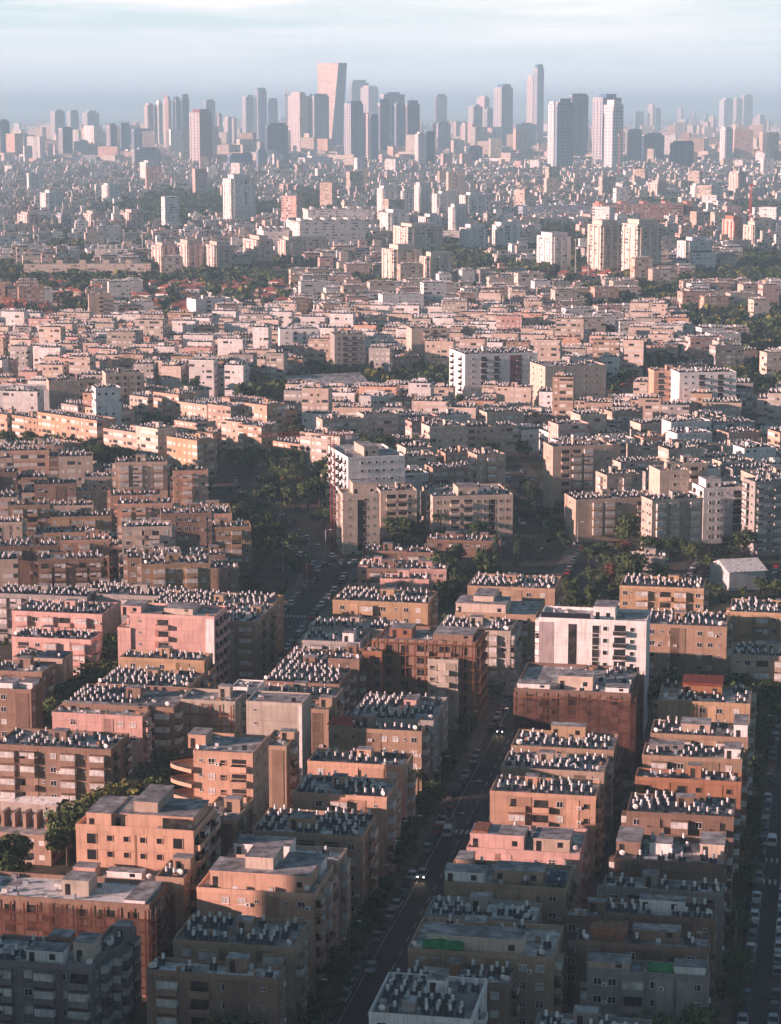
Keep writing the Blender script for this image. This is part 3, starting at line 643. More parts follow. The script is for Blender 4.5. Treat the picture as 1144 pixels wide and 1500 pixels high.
nb('pink loft block', 'block with a pink loft storey, one red skylight and large dark roof panels', 683, 848, 1246, 1210, 16.5, 'pink', fpat='.WW.hWW', rpat='WOW', heat=.25, boxes=((.02, .5, .1, .5, 2.8, 'pink', 'penthouse'), (.58, .9, .15, .6, 2.3, 'sand', 'penthouse')))
nb('orange wall block', 'block with an orange wall, white railings and tanks, right of the road', 717, 872, 1163, 1140, 16, 'peach', fpat='.BOWWh', rpat='OWO', heat=.9)
nb('dense tank block', 'block packed with blue-grey tanks in front of the brown-netted site', 733, 884, 1128, 1104, 15.5, 'sand', heat=1.0)
nb('tank block with hut', 'tan block with tanks and an ochre hut carrying five tanks at its back', 748, 898, 1096, 1072, 16, 'tan', rpat='OWO', heat=.95, boxes=((.34, .68, .75, 1.0, 2.6, 'ochre', 'roof_hut'),))
nb('brown-netted site', 'building under renovation wrapped in dark red-brown netting with a white roof room', 753, 923, 1012, 974, 19, (.19, .13, .105), fpat='OhHhO', rpat='OHO', heat=.35, hx=(.35, 1), dishes=0, boxes=((.36, .66, .15, .4, 3.0, 'cream', 'penthouse'), (.02, .3, .03, .2, 1.5, 'white', 'parapet_block'), (.78, .98, .03, .2, 1.5, 'white', 'parapet_block')))
tall('white tower with black strip', 'tall white building with one black vertical strip and grey left end', 787, 943, 908, 1066, 13, 'white', fpat=[(.50, 'H'), (.60, 'h'), (.695, 'R'), (.85, 'h')], rpat='', heat=0, dishes=0, boxes=((.5, .7, .2, .8, 3.2, 'white', 'stair_head'),))
# --- row right of the back lane
nb('grey block behind trees', 'grey block with a green mat on the roof behind the trees at the bottom right', 859, 1036, 1424, 1408, 14.5, 'grey', fpat='WWbWhWW', heat=.0, boxes=((.0, .35, .1, .9, 1.6, 'sand', 'roof_shed'), (.72, .98, .1, .8, 1.7, 'white', 'roof_shed')))
nb('brown block with tank group', 'brown block with two separate groups of upright tanks and a rusty tarpaulin', 843, 1036, 1383, 1362, 16, 'brown', fpat='WhWWhW', rpat='WOW', heat=.5, boxes=((.12, .36, .3, .9, 1.8, 'rust', 'roof_shed'), (.42, .78, .5, .95, 1.9, 'brown', 'roof_shed')))
nb('white-walled roof rooms', 'block with white-walled roof rooms and satellite dishes behind the rusty tarpaulin', 882, 1046, 1342, 1320, 16, 'brown', heat=.75, boxes=((.32, .72, .4, .8, 2.2, 'white', 'roof_shed'),))
nb('flat annex with rim', 'flat brown annex with a thin white rim beside the back lane', 826, 881, 1346, 1330, 15, 'brown', fpat='W.W', heat=0, dishes=0)
nb('snow-white roof', 'block with a snow-white roof and seven dark tilted panels', 882, 1058, 1303, 1288, 16, 'grey', roofs='white', heat=.75)
nb('brown parapet block', 'brown block with a high parapet and white-topped sheds at both roof ends', 899, 1061, 1262, 1226, 16.5, 'brown', fpat='.....', heat=.45, boxes=((.0, .22, .3, .9, 2.4, 'brown', 'roof_shed'), (.3, .5, .4, .7, 1.9, 'white', 'roof_shed'), (.76, .98, .4, .9, 2.3, 'cream', 'roof_shed')))
nb('grey tank roof', 'grey-roofed block with scattered tanks, fourth from the far end right of the lane', 917, 1074, 1193, 1166, 16, 'brown', heat=.9)
nb('brick-red block', 'wide reddish brown block with tall slit windows in the row right of the lane', 930, 1085, 1142, 1129, 16, (.36, .19, .12), fpat='hHHh.h', heat=.75)
nb('blue-curtain block', 'block with pale blue sheets hanging below its white roof shed', 940, 1086, 1110, 1092, 16, 'tan', fpat='BWWWW', heat=.75, boxes=((.05, .4, .55, .9, 1.6, 'darkgrey', 'roof_shed'), (.82, .98, .2, .8, 2.2, 'white', 'roof_shed')))
nb('mixed shed block', 'block with broken grey sheds and a white end wall beside the lane', 952, 1095, 1078, 1058, 15.5, 'tan', heat=.7, boxes=((.3, .6, .4, .9, 1.8, 'sand', 'roof_shed'), (.85, .99, .1, .9, 3.0, 'white', 'roof_shed')))
nb('red-roofed orange block', 'orange block with a red roof sheet at the far end of the lane row', 963, 1098, 1029, 1004, 16, 'ochre', fpat='WsWWW', heat=.5, boxes=((.25, .68, .5, .95, 2.7, 'rust', 'penthouse'),))
# --- behind, on the right
nb('tan block beside white tower', 'tan block with ochre end joined to the right of the white tower', 943, 1064, 917, 896, 18, 'tan', fpat='WsWs.WWs', heat=.9)
nb('balconied block behind lamp', 'tall cream and ochre block with white balconies behind the white tower', 907, 1030, 861, 846, 18, 'ochre', fpat='WsBWOBsW', heat=.95)
nb('right edge balcony block', 'block with pale balconies cut by the right edge above the trees', 1068, 1190, 899, 880, 17, 'ochre', fpat='sOBWBB', heat=.9)
nb('right edge lower block', 'lower balconied block in front of it at the right edge, beside the trees', 1070, 1190, 962, 946, 16, 'sand', fpat='sWBBB', heat=.95)
# --- landmarks of the middle distance
TD = R(-9)
tall('nine-storey white block', 'nine-storey white block with rows of square windows and an orange-pink left balcony side', 511, 592, 673, 778, 30, 'white', th=R(-15), fpat='.hhhhhs', lpat='RORRO', rpat='', heat=0, boxes=((.36, .62, .2, .7, 3.2, 'stone', 'stair_head'),))
tall('cream stepped block', 'cream stepped block with a dark glazed stair strip in front of the nine-storey white block', 503, 557, 727, 812, 12, 'cream', th=TD, fpat='s.hs', heat=0, boxes=((.3, .95, .2, .9, 4.0, 'cream', 'penthouse'),))
tall('cream balcony block', 'cream block with a dark column of recessed balconies right of the stepped one', 558, 610, 722, 788, 13, 'cream', th=TD, fpat='.OOh.', heat=.3)
tall('long cream block', 'long cream block with central balconies and a raised middle, alone beside the upper road', 633, 750, 730, 789, 24, 'cream', th=TD, fpat='hhOOhhHhh', floor=3.1, heat=.25, boxes=((.33, .58, .1, .5, 3.2, 'cream', 'penthouse'),))
tall('sunlit-ended block', 'cream and ochre block with a sunlit orange end and white balconies at the road corner', 842, 967, 735, 795, 14, 'sand', th=R(-12), fpat='..BBWs.BB', lpat='sWs', heat=.7)
tall('tall pink-ended block', 'tall narrow block with a sunlit pink end wall above the upper road', 808, 895, 657, 760, 13, 'sand', th=R(-12), fpat='.OBB..W', lpat='sWs', heat=.4)
tall('stepped cream pair', 'stepped cream block with a set-back balconied wing right of the sunlit-ended block', 964, 1006, 692, 790, 12, 'cream', th=R(-12), fpat='.hs', lpat='s', heat=0)
tall('set-back cream wing', 'set-back cream wing with open balconies behind the stepped cream block', 986, 1034, 682, 770, 12, 'cream', th=R(-12), fpat='OOh', heat=.3)
tall('white-balcony block', 'ochre block with four white balconies beside the whitish narrow block', 976, 1042, 738, 797, 16, 'ochre', th=R(-12), fpat='.BBs', heat=.7)
tall('whitish narrow block', 'whitish narrow block with small windows and stacked side balconies', 1028, 1092, 718, 797, 12, 'white', th=R(-12), fpat='hhsR', heat=.2, boxes=((.1, .45, .2, .8, 3.2, 'white', 'stair_head'),))
tall('right edge cream block', 'tall cream block cut by the right edge above the car park', 1106, 1180, 702, 800, 16, 'sand', th=R(-12), fpat='.hshO', lpat='sWs', heat=.5)
tall('four-sided white block', 'white five-bay block with a dark red central strip standing among low roofs', 680, 786, 521, 566, 30, 'white', th=R(-14), fpat='hRR.Rh', lpat='RhR', heat=.5, floor=3.2)
tall('cream tower pair', 'cream block with a flat pink roof right of the white block with red strip', 797, 886, 539, 592, 22, 'cream', th=R(-16), fpat='shshh', lpat='hsh', heat=.3)
tall('white square-window block', 'white block with tanks and dark square windows beyond the trees, near the right edge', 993, 1076, 548, 596, 16, 'white', th=R(-8), fpat='hhRhRh', lpat='h', heat=.8)
tall('orange-railed wing', 'orange-railed wing with white pillars left of the white square-window block', 956, 994, 545, 590, 12, 'peach', th=R(-8), fpat='RR', lpat='', heat=.3)
tall('tan office block', 'tan office-like block with dark ribbon windows near the left edge, upper middle', 157, 213, 549, 590, 14, 'cream', th=R(-14), fpat='hHHhH', lpat='hs', heat=.2)
tall('small pink-ended block', 'two-winged tan block with pink ends left of the tan office-like block', 74, 150, 560, 602, 13, 'sand', th=R(-14), fpat='sW.hO', lpat='sW', heat=.3)
tall('blank white hall', 'windowless white hall at the left edge in the middle distance', -20, 74, 575, 604, 26, 'white', th=R(-4), fpat='', lpat='', rpat='', heat=0, dishes=0)
tall('balcony tower', 'grey-white block with six broad open balconies in the middle distance', 491, 536, 492, 532, 16, 'grey', th=R(-10), fpat='hRRh', lpat='h', heat=.3)
tall('white stacked block', 'white stacked block with ribbon windows left of the grey-white balcony block', 411, 470, 484, 516, 16, 'white', th=R(-6), fpat='hHHh', lpat='h', heat=.2)
tall('cream balcony slab', 'cream block with dark balconies in the middle distance, right of centre', 602, 657, 483, 523, 16, 'cream', th=R(-10), fpat='..ORO', lpat='hs', heat=.4)
tall('lone tan slab', 'lone nine-storey tan slab among red roofs near the left edge', 132, 168, 434, 468, 14, 'sand', th=R(-10), fpat='sOs', lpat='s', heat=.2)
tall('white slab with pink end', 'white slab with a sunlit pink end wall, left of centre in the distance', 288, 340, 440, 470, 14, 'white', th=R(-30), fpat='sOsO', lpat='', heat=.3)
tall('pink roof block', 'white block with pink end in the distance above the long wooded strip', 561, 620, 433, 458, 14, 'white', th=R(-12), fpat='shsh', lpat='', heat=.5)

# ------------------------------------------------------------------ tall buildings farther off
TOW = []     # label, x0, x1, ytop, ybase, lit fraction, colour, kind
def tw(label, x0, x1, yt, yb, fr, col, phi=25, glass=False, cap=None): TOW.append((label, x0, x1, yt, yb, fr, col, phi, glass, cap))
blu, dk, wh, pk, gy, cr = (.08, .17, .30), (.03, .08, .16), (.72, .70, .68), (.52, .40, .36), (.22, .29, .37), (.60, .50, .42)
rd = (.20, .085, .10)
SKY = [
 (-4,16,177,236,.3,blu),(17,27,201,232,.35,wh),(28,43,199,233,.5,cr),(43,55,201,232,.2,gy),(76,97,163,217,.3,gy),(100,117,164,214,.28,gy),(122,147,165,212,.3,gy),(71,84,213,236,.8,pk),
 (87,108,188,237,.3,dk),(109,131,207,232,.15,gy),(131,152,210,232,.3,cr),(157,174,184,231,.35,dk),(175,192,184,231,.2,blu),(194,223,190,232,.12,blu),(213,227,154,228,.35,pk),(228,240,152,228,.5,wh),
 (241,253,146,226,.6,pk),(255,266,146,226,.4,blu),(266,279,143,226,.15,blu),(194,236,219,250,.1,gy),(279,312,165,243,.45,rd),(300,317,148,216,.2,blu),(318,327,168,216,.4,pk),(329,348,173,216,.75,cr),
 (356,374,142,214,.3,gy),(375,392,133,214,.25,blu),(393,408,147,214,.1,blu),(389,423,184,243,.1,dk),(334,371,227,253,.1,blu),(376,391,220,250,.2,gy),(394,414,230,251,.1,gy),(423,452,140,228,.6,pk),
 (452,483,141,228,.3,blu),(427,446,174,236,.7,pk),(438,488,231,249,.2,wh),(505,533,152,243,.35,blu),(513,541,121,205,.12,dk),(529,555,128,206,.45,pk),(531,542,168,243,.8,pk),(542,555,170,242,.1,blu),
 (554,572,151,236,.2,dk),(558,592,138,226,.15,blu),(555,563,228,246,.7,pk),(575,590,152,236,.3,blu),(591,614,152,236,.2,dk),(607,622,196,253,.3,wh),(622,636,195,249,.1,dk),(635,654,141,205,.15,dk),
 (633,659,181,227,.3,gy),(675,684,182,222,.6,pk),(685,706,156,217,.35,gy),(697,716,143,214,.6,pk),(709,721,160,216,.3,gy),(722,750,128,219,.4,blu),(770,781,115,212,.8,pk),(780,795,100,213,.35,blu),
 (683,706,215,243,.1,dk),(751,785,182,218,.1,blu),(801,813,152,255,.7,wh),(812,838,150,256,.1,gy),(832,860,140,238,.15,dk),(866,908,143,241,.35,blu),(882,911,153,255,.5,wh),(915,939,192,240,.25,gy),
 (940,972,198,241,.05,dk),(981,1015,209,254,.08,dk),(947,958,155,198,.7,pk),(957,967,160,198,.2,gy),(927,942,165,198,.15,blu),(991,1000,159,186,.6,pk),(1010,1018,165,186,.6,pk),(1029,1036,167,186,.4,gy),
 (1037,1048,171,200,.6,pk),(1052,1072,146,196,.35,wh),(1072,1082,145,194,.5,pk),(1082,1101,140,194,.3,pk),(1105,1119,169,196,.5,pk),(1121,1128,176,196,.5,pk),(1053,1072,189,241,.4,wh)]
names = {39: 0}
landmark = {30: 'squat dark tower with a slanted roof line', 20: 'dark tower striped with thin pink floor lines', 60: 'dark low cube in front of the rounded-top tower'}
for i, q in enumerate(SKY):
    hpx = q[4] - q[3]; cn = {blu: 'blue-grey', dk: 'dark glass', rd: 'dark reddish', wh: 'pale', pk: 'pink-lit', gy: 'grey', cr: 'cream'}[q[5]]
    sz = 'tallest' if hpx > 105 else 'tall' if hpx > 70 else 'medium-height' if hpx > 40 else 'short'
    tw('%s %s tower, %s from the left along the hazy skyline' % (sz if sz != 'tallest' else 'very tall', cn, ordw(i)), *q[:6][:5], q[5], phi=random.choice([20, 25, 32]), cap=(q[5])) if False else \
        TOW.append(['%s %s tower' % (sz if sz != 'tallest' else 'very tall', cn), q[0], q[1], q[2], q[3] if False else q[4], q[4] and q[4], q[5] if len(q) == 6 else q[5], 25, True, None, SKY[i]])
TOW = [(t[0], *t[10][:5], t[10][5], 25, True, None) for t in TOW]
TOW.sort(key=lambda t: t[1] + t[2])
TOW = [('%s, %s from the left along the hazy skyline' % (t[0], ordw(i)),) + t[1:] for i, t in enumerate(TOW)]
MIDT = [
 ('white and pink slab with a broader crown, alone beyond the park', 328, 375, 262, 322, .25, wh), ('slender white tower of the white cluster, furthest left', 553, 580, 276, 312, .3, wh),
 ('white tower second in the white cluster beyond the cream pair', 582, 606, 280, 312, .3, wh), ('white tower third in the white cluster', 606, 630, 272, 310, .3, wh), ('long white slab right of the white cluster', 632, 668, 284, 313, .2, wh),
 ('long white slab furthest right in the white cluster', 672, 716, 286, 314, .2, wh), ('white block in front of the white cluster, left one', 557, 598, 312, 345, .3, wh), ('white block in front of the white cluster, middle one', 612, 648, 318, 346, .3, wh),
 ('white tower between the white cluster and the wooded slope', 656, 684, 304, 340, .25, wh), ('white gabled block above the wooded slope', 575, 648, 333, 368, .3, cr), ('pale block left on the wooded slope', 672, 714, 334, 364, .25, wh),
 ('pale block right on the wooded slope', 720, 764, 330, 362, .25, wh), ('cream block with pink end in front of the white blocks', 560, 614, 366, 412, .3, cr), ('stepped cream block right of the cream one with pink end', 614, 663, 376, 413, .2, cr),
 ('white and grey tower with a pointed roof left of the peach pair', 785, 835, 347, 390, .45, wh), ('left tower of the peach pair with vertical balcony stripes', 859, 908, 330, 392, .4, cr), ('right tower of the peach pair with vertical balcony stripes', 909, 967, 329, 398, .4, cr),
 ('pale block right of the peach pair', 990, 1041, 353, 392, .25, wh), ('red-brown block under construction near the right edge', 1056, 1086, 322, 356, .55, (.40, .16, .11)), ('pale block right of the red-brown one', 1087, 1122, 330, 358, .4, cr),
 ('peach tower near the right edge above the long office', 1066, 1092, 254, 288, .5, pk), ('peach block above the long office building', 948, 975, 268, 292, .5, pk), ('pale block right of it above the long office', 1010, 1034, 272, 294, .3, wh),
 ('pale twin beside the block above the long office', 1036, 1056, 275, 295, .3, wh), ('first pink-ended block from the left in the line of five', 223, 258, 361, 390, .4, pk), ('second pink-ended block from the left in the line of five', 260, 298, 358, 392, .4, pk),
 ('third pink-ended block from the left in the line of five', 300, 343, 360, 394, .35, pk), ('fourth pink-ended block from the left in the line of five', 357, 401, 352, 390, .45, pk), ('beige block furthest right in the line of five', 408, 482, 352, 376, .15, cr),
 ('first small block from the left before the park', 27, 62, 315, 336, .4, pk), ('second small block from the left before the park', 80, 109, 316, 336, .35, gy), ('third small block from the left before the park', 123, 152, 314, 337, .4, pk),
 ('fourth small block from the left before the park', 178, 212, 312, 337, .35, pk), ('white block above the first small ones, left', 60, 95, 283, 306, .25, wh), ('white tower before the dark striped tower', 150, 178, 272, 296, .3, wh),
 ('stepped white block behind the line of low roofs', 206, 236, 238, 268, .3, wh)]
for t in MIDT: TOW.append((t[0] if len(t[0].split()) > 3 else t[0] + ' seen far off', *t[1:4], t[4] + (12 if t[4] > 300 else 5), t[5], t[6], 22, False, None))

def build_tower(lab, x0, x1, yt, yb, fr, col, phi, glass, cap):
    th = R(-phi); B, A = axes(th); Pc = at(x0 + (x1 - x0) * fr, yb, 0)      # near corner
    wl = solve_px(Pc, A, x0) if fr > 0.02 else 14.0
    wr = solve_px(Pc, B, x1); h = solve_py(Pc, np.array([0, 0, 1.0]), yt)
    wl = max(10.0, min(wl, 110.0)); o = Pc[:2]; r = random.Random(int(x0 * 13 + yt))
    add_occ(o, th, wr, wl, h); FEET.append((o[0], o[1], th, wr, wl))
    root = link('office_tower' if glass else 'apartment_tower', None, None, (o[0], o[1], 0), th_rot(th)); tag(root, lab, 'tower', 'towers of the skyline' if glass else 'distant apartment towers')
    m = MB(); uo = r.randint(0, 50) * 3.1; wm = 'tower_facade' if glass else 'facade_windows'
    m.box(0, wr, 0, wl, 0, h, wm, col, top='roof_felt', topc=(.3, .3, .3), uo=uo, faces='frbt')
    m.box(0, wr, 0, wl, 0, h, wm, tuple(max(a, q) for a, q in zip(col, (.62, .55, .52))), uo=uo, faces='l')  # left face coloured paler and pinker to stand in for sunlight on it
    for k in range(3):          # projecting piers break the flat faces
        x = wr * (k + .5) / 3; m.box(x - 1.2, x + 1.2, -.8, 0, 0, h * r.uniform(.93, 1), 'plaster', tuple(min(.8, q * 1.25) for q in col), faces='frlt')
        y = wl * (k + .5) / 3; m.box(-.8, 0, y - 1.2, y + 1.2, 0, h * r.uniform(.93, 1), 'plaster', tuple(min(.8, q * 1.25) for q in col), faces='fblt')
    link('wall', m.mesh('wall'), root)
    m = MB(); a = r.uniform(.08, .3); hh = h * r.uniform(.02, .055) + 2
    m.box(wr * a, wr * (1 - a * r.uniform(.3, 1)), wl * .15, wl * .85, h, h + hh, 'plaster', tuple(min(.7, q * 1.1) for q in col), top='roof_felt', topc=(.3, .3, .3))
    if r.random() < .3 and glass: m.bar((wr * .5, wl * .5, h + hh), (wr * .5, wl * .5, h + hh + r.uniform(10, 22)), 1.0, 'grey_metal')
    link('roof_plant', m.mesh('roof_plant'), root)
    return root
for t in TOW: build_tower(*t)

# the bright twisted glass tower, its two faces leaning in towards the foot
def twisted():
    yb = 221; Y = at(488, yb, 0)[1]; s = F / Y
    X = lambda px: (px - CX) / s / 1.0
    zt = solve_py(at(488, yb, 0), np.array([0, 0, 1.0]), 92)
    X = lambda px: (px - CX) * Y / F
    root = link('office_tower', None, None, (X(488), Y, 0)); tag(root, 'tallest shining glass tower with a leaning sunlit left face and dark right face', 'tower', 'towers of the skyline')
    bx = X(488); d = 42
    lo = [(X(469) - bx, 27), (X(486) - bx, 0), (X(503) - bx, 14), (X(490) - bx, d)]
    hi = [(X(467) - bx, 46), (X(498) - bx, 0), (X(510) - bx, 16), (X(485) - bx, d + 14)]
    n = 14; m1, m2, m3 = MB(), MB(), MB()
    for k in range(n):
        a, b2 = k / n, (k + 1) / n
        P = lambda i, t: (lo[i][0] * (1 - t) + hi[i][0] * t, lo[i][1] * (1 - t) + hi[i][1] * t, zt * t)
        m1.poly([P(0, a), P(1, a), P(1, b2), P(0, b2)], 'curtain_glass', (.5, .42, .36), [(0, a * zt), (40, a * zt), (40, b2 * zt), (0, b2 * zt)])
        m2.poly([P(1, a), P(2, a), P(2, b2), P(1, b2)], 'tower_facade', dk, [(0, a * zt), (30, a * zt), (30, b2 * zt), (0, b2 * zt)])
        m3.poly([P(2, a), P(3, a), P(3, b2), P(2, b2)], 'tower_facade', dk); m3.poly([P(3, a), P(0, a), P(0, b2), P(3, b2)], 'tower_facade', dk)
    m3.poly([(*hi[i], zt) for i in range(4)], 'roof_felt', (.3, .3, .3))
    for nm, mm in (('sunlit_face', m1), ('shaded_face', m2), ('rear_wall', m3)): link(nm, mm.mesh(nm), root)  # warm left and dark right colours stand in for sun and shade
    FEET.append((X(480), Y, 0, 45, 50)); add_occ((X(484), Y), 0, 30, 40, zt)
twisted()

# long low public buildings of the middle distance
def longb(label, x0, x1, yt, yb, D, col, th=-5, tiers=1, roof='roof_felt', cat='office building', name='office_building', gable=False, pat='facade_windows'):
    if yb < 420: yb += 11
    t_ = R(th); B, A = axes(t_); P = at(x0, yb, 0); W = solve_px(P, B, x1); h = solve_py(P, np.array([0, 0, 1.0]), yt)
    add_occ(P, t_, W, D, h); FEET.append((P[0], P[1], t_, W, D))
    root = link(name, None, None, (P[0], P[1], 0), th_rot(t_)); tag(root, label, cat)
    m = MB(); m.box(0, W, 0, D, 0, h * (.55 if tiers > 1 else 1), pat, col, top='roof_felt', topc=(.32, .31, .3))
    if tiers > 1: m.box(W * .08, W * .75, D * .12, D * .9, h * .55, h, pat, col, top='roof_felt', topc=(.3, .3, .3))
    link('wall', m.mesh('wall'), root); m = MB()
    if gable:
        r0 = h + D * .16
        for a, b2 in (((-.6, -.6), (W + .6, -.6)),): pass
        m.poly([(-.6, -.6, h), (W + .6, -.6, h), (W + .6, D / 2, r0), (-.6, D / 2, r0)], roof, (.36, .36, .36)); m.poly([(W + .6, D + .6, h), (-.6, D + .6, h), (-.6, D / 2, r0), (W + .6, D / 2, r0)], roof, (.36, .36, .36))
        for x in (0, W): m.poly([(x, 0, h), (x, D, h), (x, D / 2, r0 - .1)], 'plaster', col)
    else:
        for k in range(5): x = W * (k + .4) / 5.5; m.box(x, x + W * .05, D * .3, D * .6, h * (1 if tiers == 1 or .1 < x / W < .7 else .55), h + 3, 'plaster', col)
    link('roof', m.mesh('roof'), root)
longb('long stepped pink office building on two tiers beyond the peach pair', 868, 1046, 300, 326, 70, (.40, .21, .17), -7, 2)
longb('long flat pale hall left of the two-tiered pink office', 765, 866, 303, 316, 60, gy, -6)
longb('big white mall-like building, left part with stepped boxes', 384, 440, 338, 360, 60, wh, -12, 2)
longb('big white mall-like building, right part with ribbon windows', 440, 536, 326, 362, 70, wh, -14)
longb('white flat building behind the mall-like pair', 452, 548, 308, 330, 60, wh, -8)
longb('low white rounded hall on the left among trees', 140, 188, 365, 382, 30, wh, -4)
longb('long low wall of flats above the wooded strip on the left', 36, 222, 387, 402, 14, cr, -4)
longb('long low white block behind the motorway wall on the right', 600, 700, 338, 352, 18, wh, 0)
longb('grey gabled hangar among trees in the middle distance', 431, 540, 566, 584, 26, (.36, .32, .27), -22, gable=True, cat='hangar', name='hangar', pat='plaster', roof='roof_felt')
longb('white gabled depot with a blue light beside the car park', 1067, 1120, 838, 866, 16, (.45, .47, .5), -14, gable=True, cat='depot', name='depot', pat='plaster', roof='roof_white')
longb('white-roofed school hall at the left edge beside the trees', 2, 84, 1172, 1196, 24, (.4, .36, .34), 16, gable=True, cat='hall', name='school_hall', pat='plaster', roof='roof_white')
longb('brown school wing with dark windows in front of the white-roofed hall', -12, 76, 1218, 1262, 12, (.36, .25, .2), 12, cat='school', name='school_building', pat='facade_windows')
# added towers, unseen on the left, placed to throw shade over the near blocks
for i, (x, y, W, D, h) in enumerate(((-190, 298, 34, 20, 62), (-196, 268, 30, 24, 66), (-204, 232, 36, 30, 60), (-190, 196, 30, 26, 64))):
    root = link('apartment_tower', None, None, (x, y, 0)); tag(root, '%s of four towers added out of view on the left for their shade' % ordw(i), 'tower', 'shade-casting towers added beyond the left edge')
    m = MB(); m.box(0, W, 0, D, 0, h, 'facade_windows', cr, top='roof_felt'); link('wall', m.mesh('wall'), root); m = MB(); m.box(W * .3, W * .6, D * .2, D * .7, h, h + 5, 'plaster', cr); link('roof_plant', m.mesh('roof_plant'), root)

# ------------------------------------------------------------------ filling the quarters: which kind of ground cover shows where in the photo
ZMAP = {245: 'mmmmmmmmmmmmmmmm', 265: 'mmmmmmmmmmmmmmmm', 282: 'mmmttmtmmmmmmmmm', 300: 'mmtttttmmmmmmtmt', 318: 'mmmtmmmmmmmmmmmm', 335: 'mmmmmmmmmtmtmmmm', 352: 'mtmmsmmmttmttmsm', 370: 'smsssmssttmtssst',
 388: 'tttttttssttttstt', 402: 'ttttttsttssrrttt', 418: 'srsrrrssssssstss', 432: 'rrrrrrssssdsttss', 448: 'rrsrsdsddddssdtt', 465: 'ddddddddddddsdtt', 482: 'ddddddddddddtdst', 500: 'ddddddddddddddst', 518: 'tddddddddddddtrs',
 536: 'ddddddttttddrtst', 552: 'dddtttttttddtrst', 570: 'dddcctddddddrddd', 588: 'ccccccdddddddddd', 605: 'ccccccddddddddd.', 622: 'ccccccdddddddddd', 640: 'tcccccctdddddddd', 660: 'aacccctdddtddddd', 680: 'aaaaattdddtddddd',
 700: 'aaaa.tt.dddddddd', 720: 'aaaaatt..d.ddddd', 740: 'aaaaat......dddd', 760: 'aaaaat...t.....d', 780: 'aaaaa....t..t...', 800: 'aaaaa..lllt.tllt', 822: 'aaaaa..llt..tll.', 845: 'aaaaa...lt..tt..', 862: 'aaa.....t..tt...'}
ZK = sorted(ZMAP)
def zone(px, py):
    if not (-30 < px < 1174) or py < 236 or py > 872: return '.'
    k = min(ZK, key=lambda q: abs(q - py)); return ZMAP[k][int(min(15, max(0, px / 71.5)))]
for _x, _y, _w in ((275, 740, 22), (716, 716, 16), (505, 680, 22), (545, 692, 26), (600, 698, 26), (228, 658, 12)):
    _p = at(_x, _y); FEET.append((_p[0] - _w / 2, _p[1] - 8, 0.0, _w, 16))
NG = 6
FNP = None
def blocked(pts, pad=1.5):
    for x, y in pts:
        dx, dy = x - FNP[:, 0], y - FNP[:, 1]; lx, ly = dx * FNP[:, 5] - dy * FNP[:, 6], dx * FNP[:, 6] + dy * FNP[:, 5]
        if np.any((lx > -pad) & (lx < FNP[:, 3] + pad) & (ly > -pad) & (ly < FNP[:, 4] + pad)): return True
    return False
def near_road(x, y, pad):
    if y > 1100: return False
    p = np.array([x, y])
    for pl, hw in ROADS:
        for i in range(len(pl) - 1):
            a, d = pl[i], pl[i + 1] - pl[i]; t = max(0, min(1, (p - a) @ d / (d @ d)))
            if np.linalg.norm(p - a - d * t) < hw + pad: return True
    return False
FNP = np.array([(f[0], f[1], f[2], f[3], f[4], math.cos(f[2]), math.sin(f[2])) for f in FEET])
FILL = []
palette = ['tan', 'sand', 'cream', 'stone', 'peach', 'cream', 'cream', 'grey', 'white', 'sand', 'pink', 'white', 'white', 'cream']
def fill(code, th, Wr, Dr, gapu, gapv, hs, d0, d1, quarter):
    B, A = axes(th); r = random.Random(ord(code) + int(th * 100))
    ext = d1 * 1.3; v = -ext if abs(th) > .5 else d0 * .8; row = 0
    while v < ext:
        D = r.uniform(*Dr); u = -ext * .8 + r.uniform(0, 20); cnt = 0
        if abs(math.atan2(1, 1)) and True:
            hrow = r.choice(hs)
            while u < ext * .8:
                W = r.uniform(*Wr); c = (u + W / 2) * B + (v + D / 2) * A
                if d0 < c[1] < d1 and abs(c[0]) < c[1] * .185 + 30:
                    h = hrow + r.choice([0, 0, 0, 3, -3, .6]) + (r.choice([-3, 0, 0, 1.5, 4]) if code in 'dsa' else 0); h = h if r.random() > .04 else h + 9
                    px, py = proj((c[0], c[1], h))
                    if zone(px, py) == code:
                        o = u * B + (v + (r.uniform(-1.8, 1.8) if code != 'c' else r.uniform(-2.2, 2.2))) * A; cor = [to_world(o, th, a, b2) for a, b2 in ((0, 0), (W, 0), (W, D), (0, D), (W / 2, D / 2), (W / 2, 0))]
                        if not blocked(cor) and not any(near_road(q[0], q[1], 0.5) for q in cor):
                            FILL.append([o[:2], th, W, D, h, r.choice(PAL.get(code, palette)), quarter, row, u, code]); cnt += 1
                u += W + (r.choice(gapu))
        v += D + r.uniform(*gapv)
        if cnt: row += 1
PAL = {'a': ['tan', 'sand', 'ochre', 'brown', 'tan', 'cream', 'stone', 'peach', 'sand'], 'c': ['sand', 'peach', 'sand', 'cream', 'tan', 'tan', 'grey', 'stone', 'ochre']}
fill('a', R(-7), (11, 21), (9, 12), (.2, 2, 4, .2, 6), (4, 11), (13, 14, 15, 17), 550, 960, 'quarter left of tree-lined road')
fill('c', R(43), (13, 24), (10, 13), (.2, .2, 3, 6), (18, 34), (13, 14, 15), 700, 1500, 'diagonal rows on the left')
fill('d', R(-17), (11, 20), (9, 12), (.2, 2, 4, 7), (4, 11), (11, 12, 13, 14, 16), 700, 1010, 'crowded middle quarter')
fill('d', R(9), (9, 18), (9, 12), (.2, 2, 4, 6), (4, 12), (9, 11, 12, 13, 15), 1010, 1900, 'upper middle quarter')
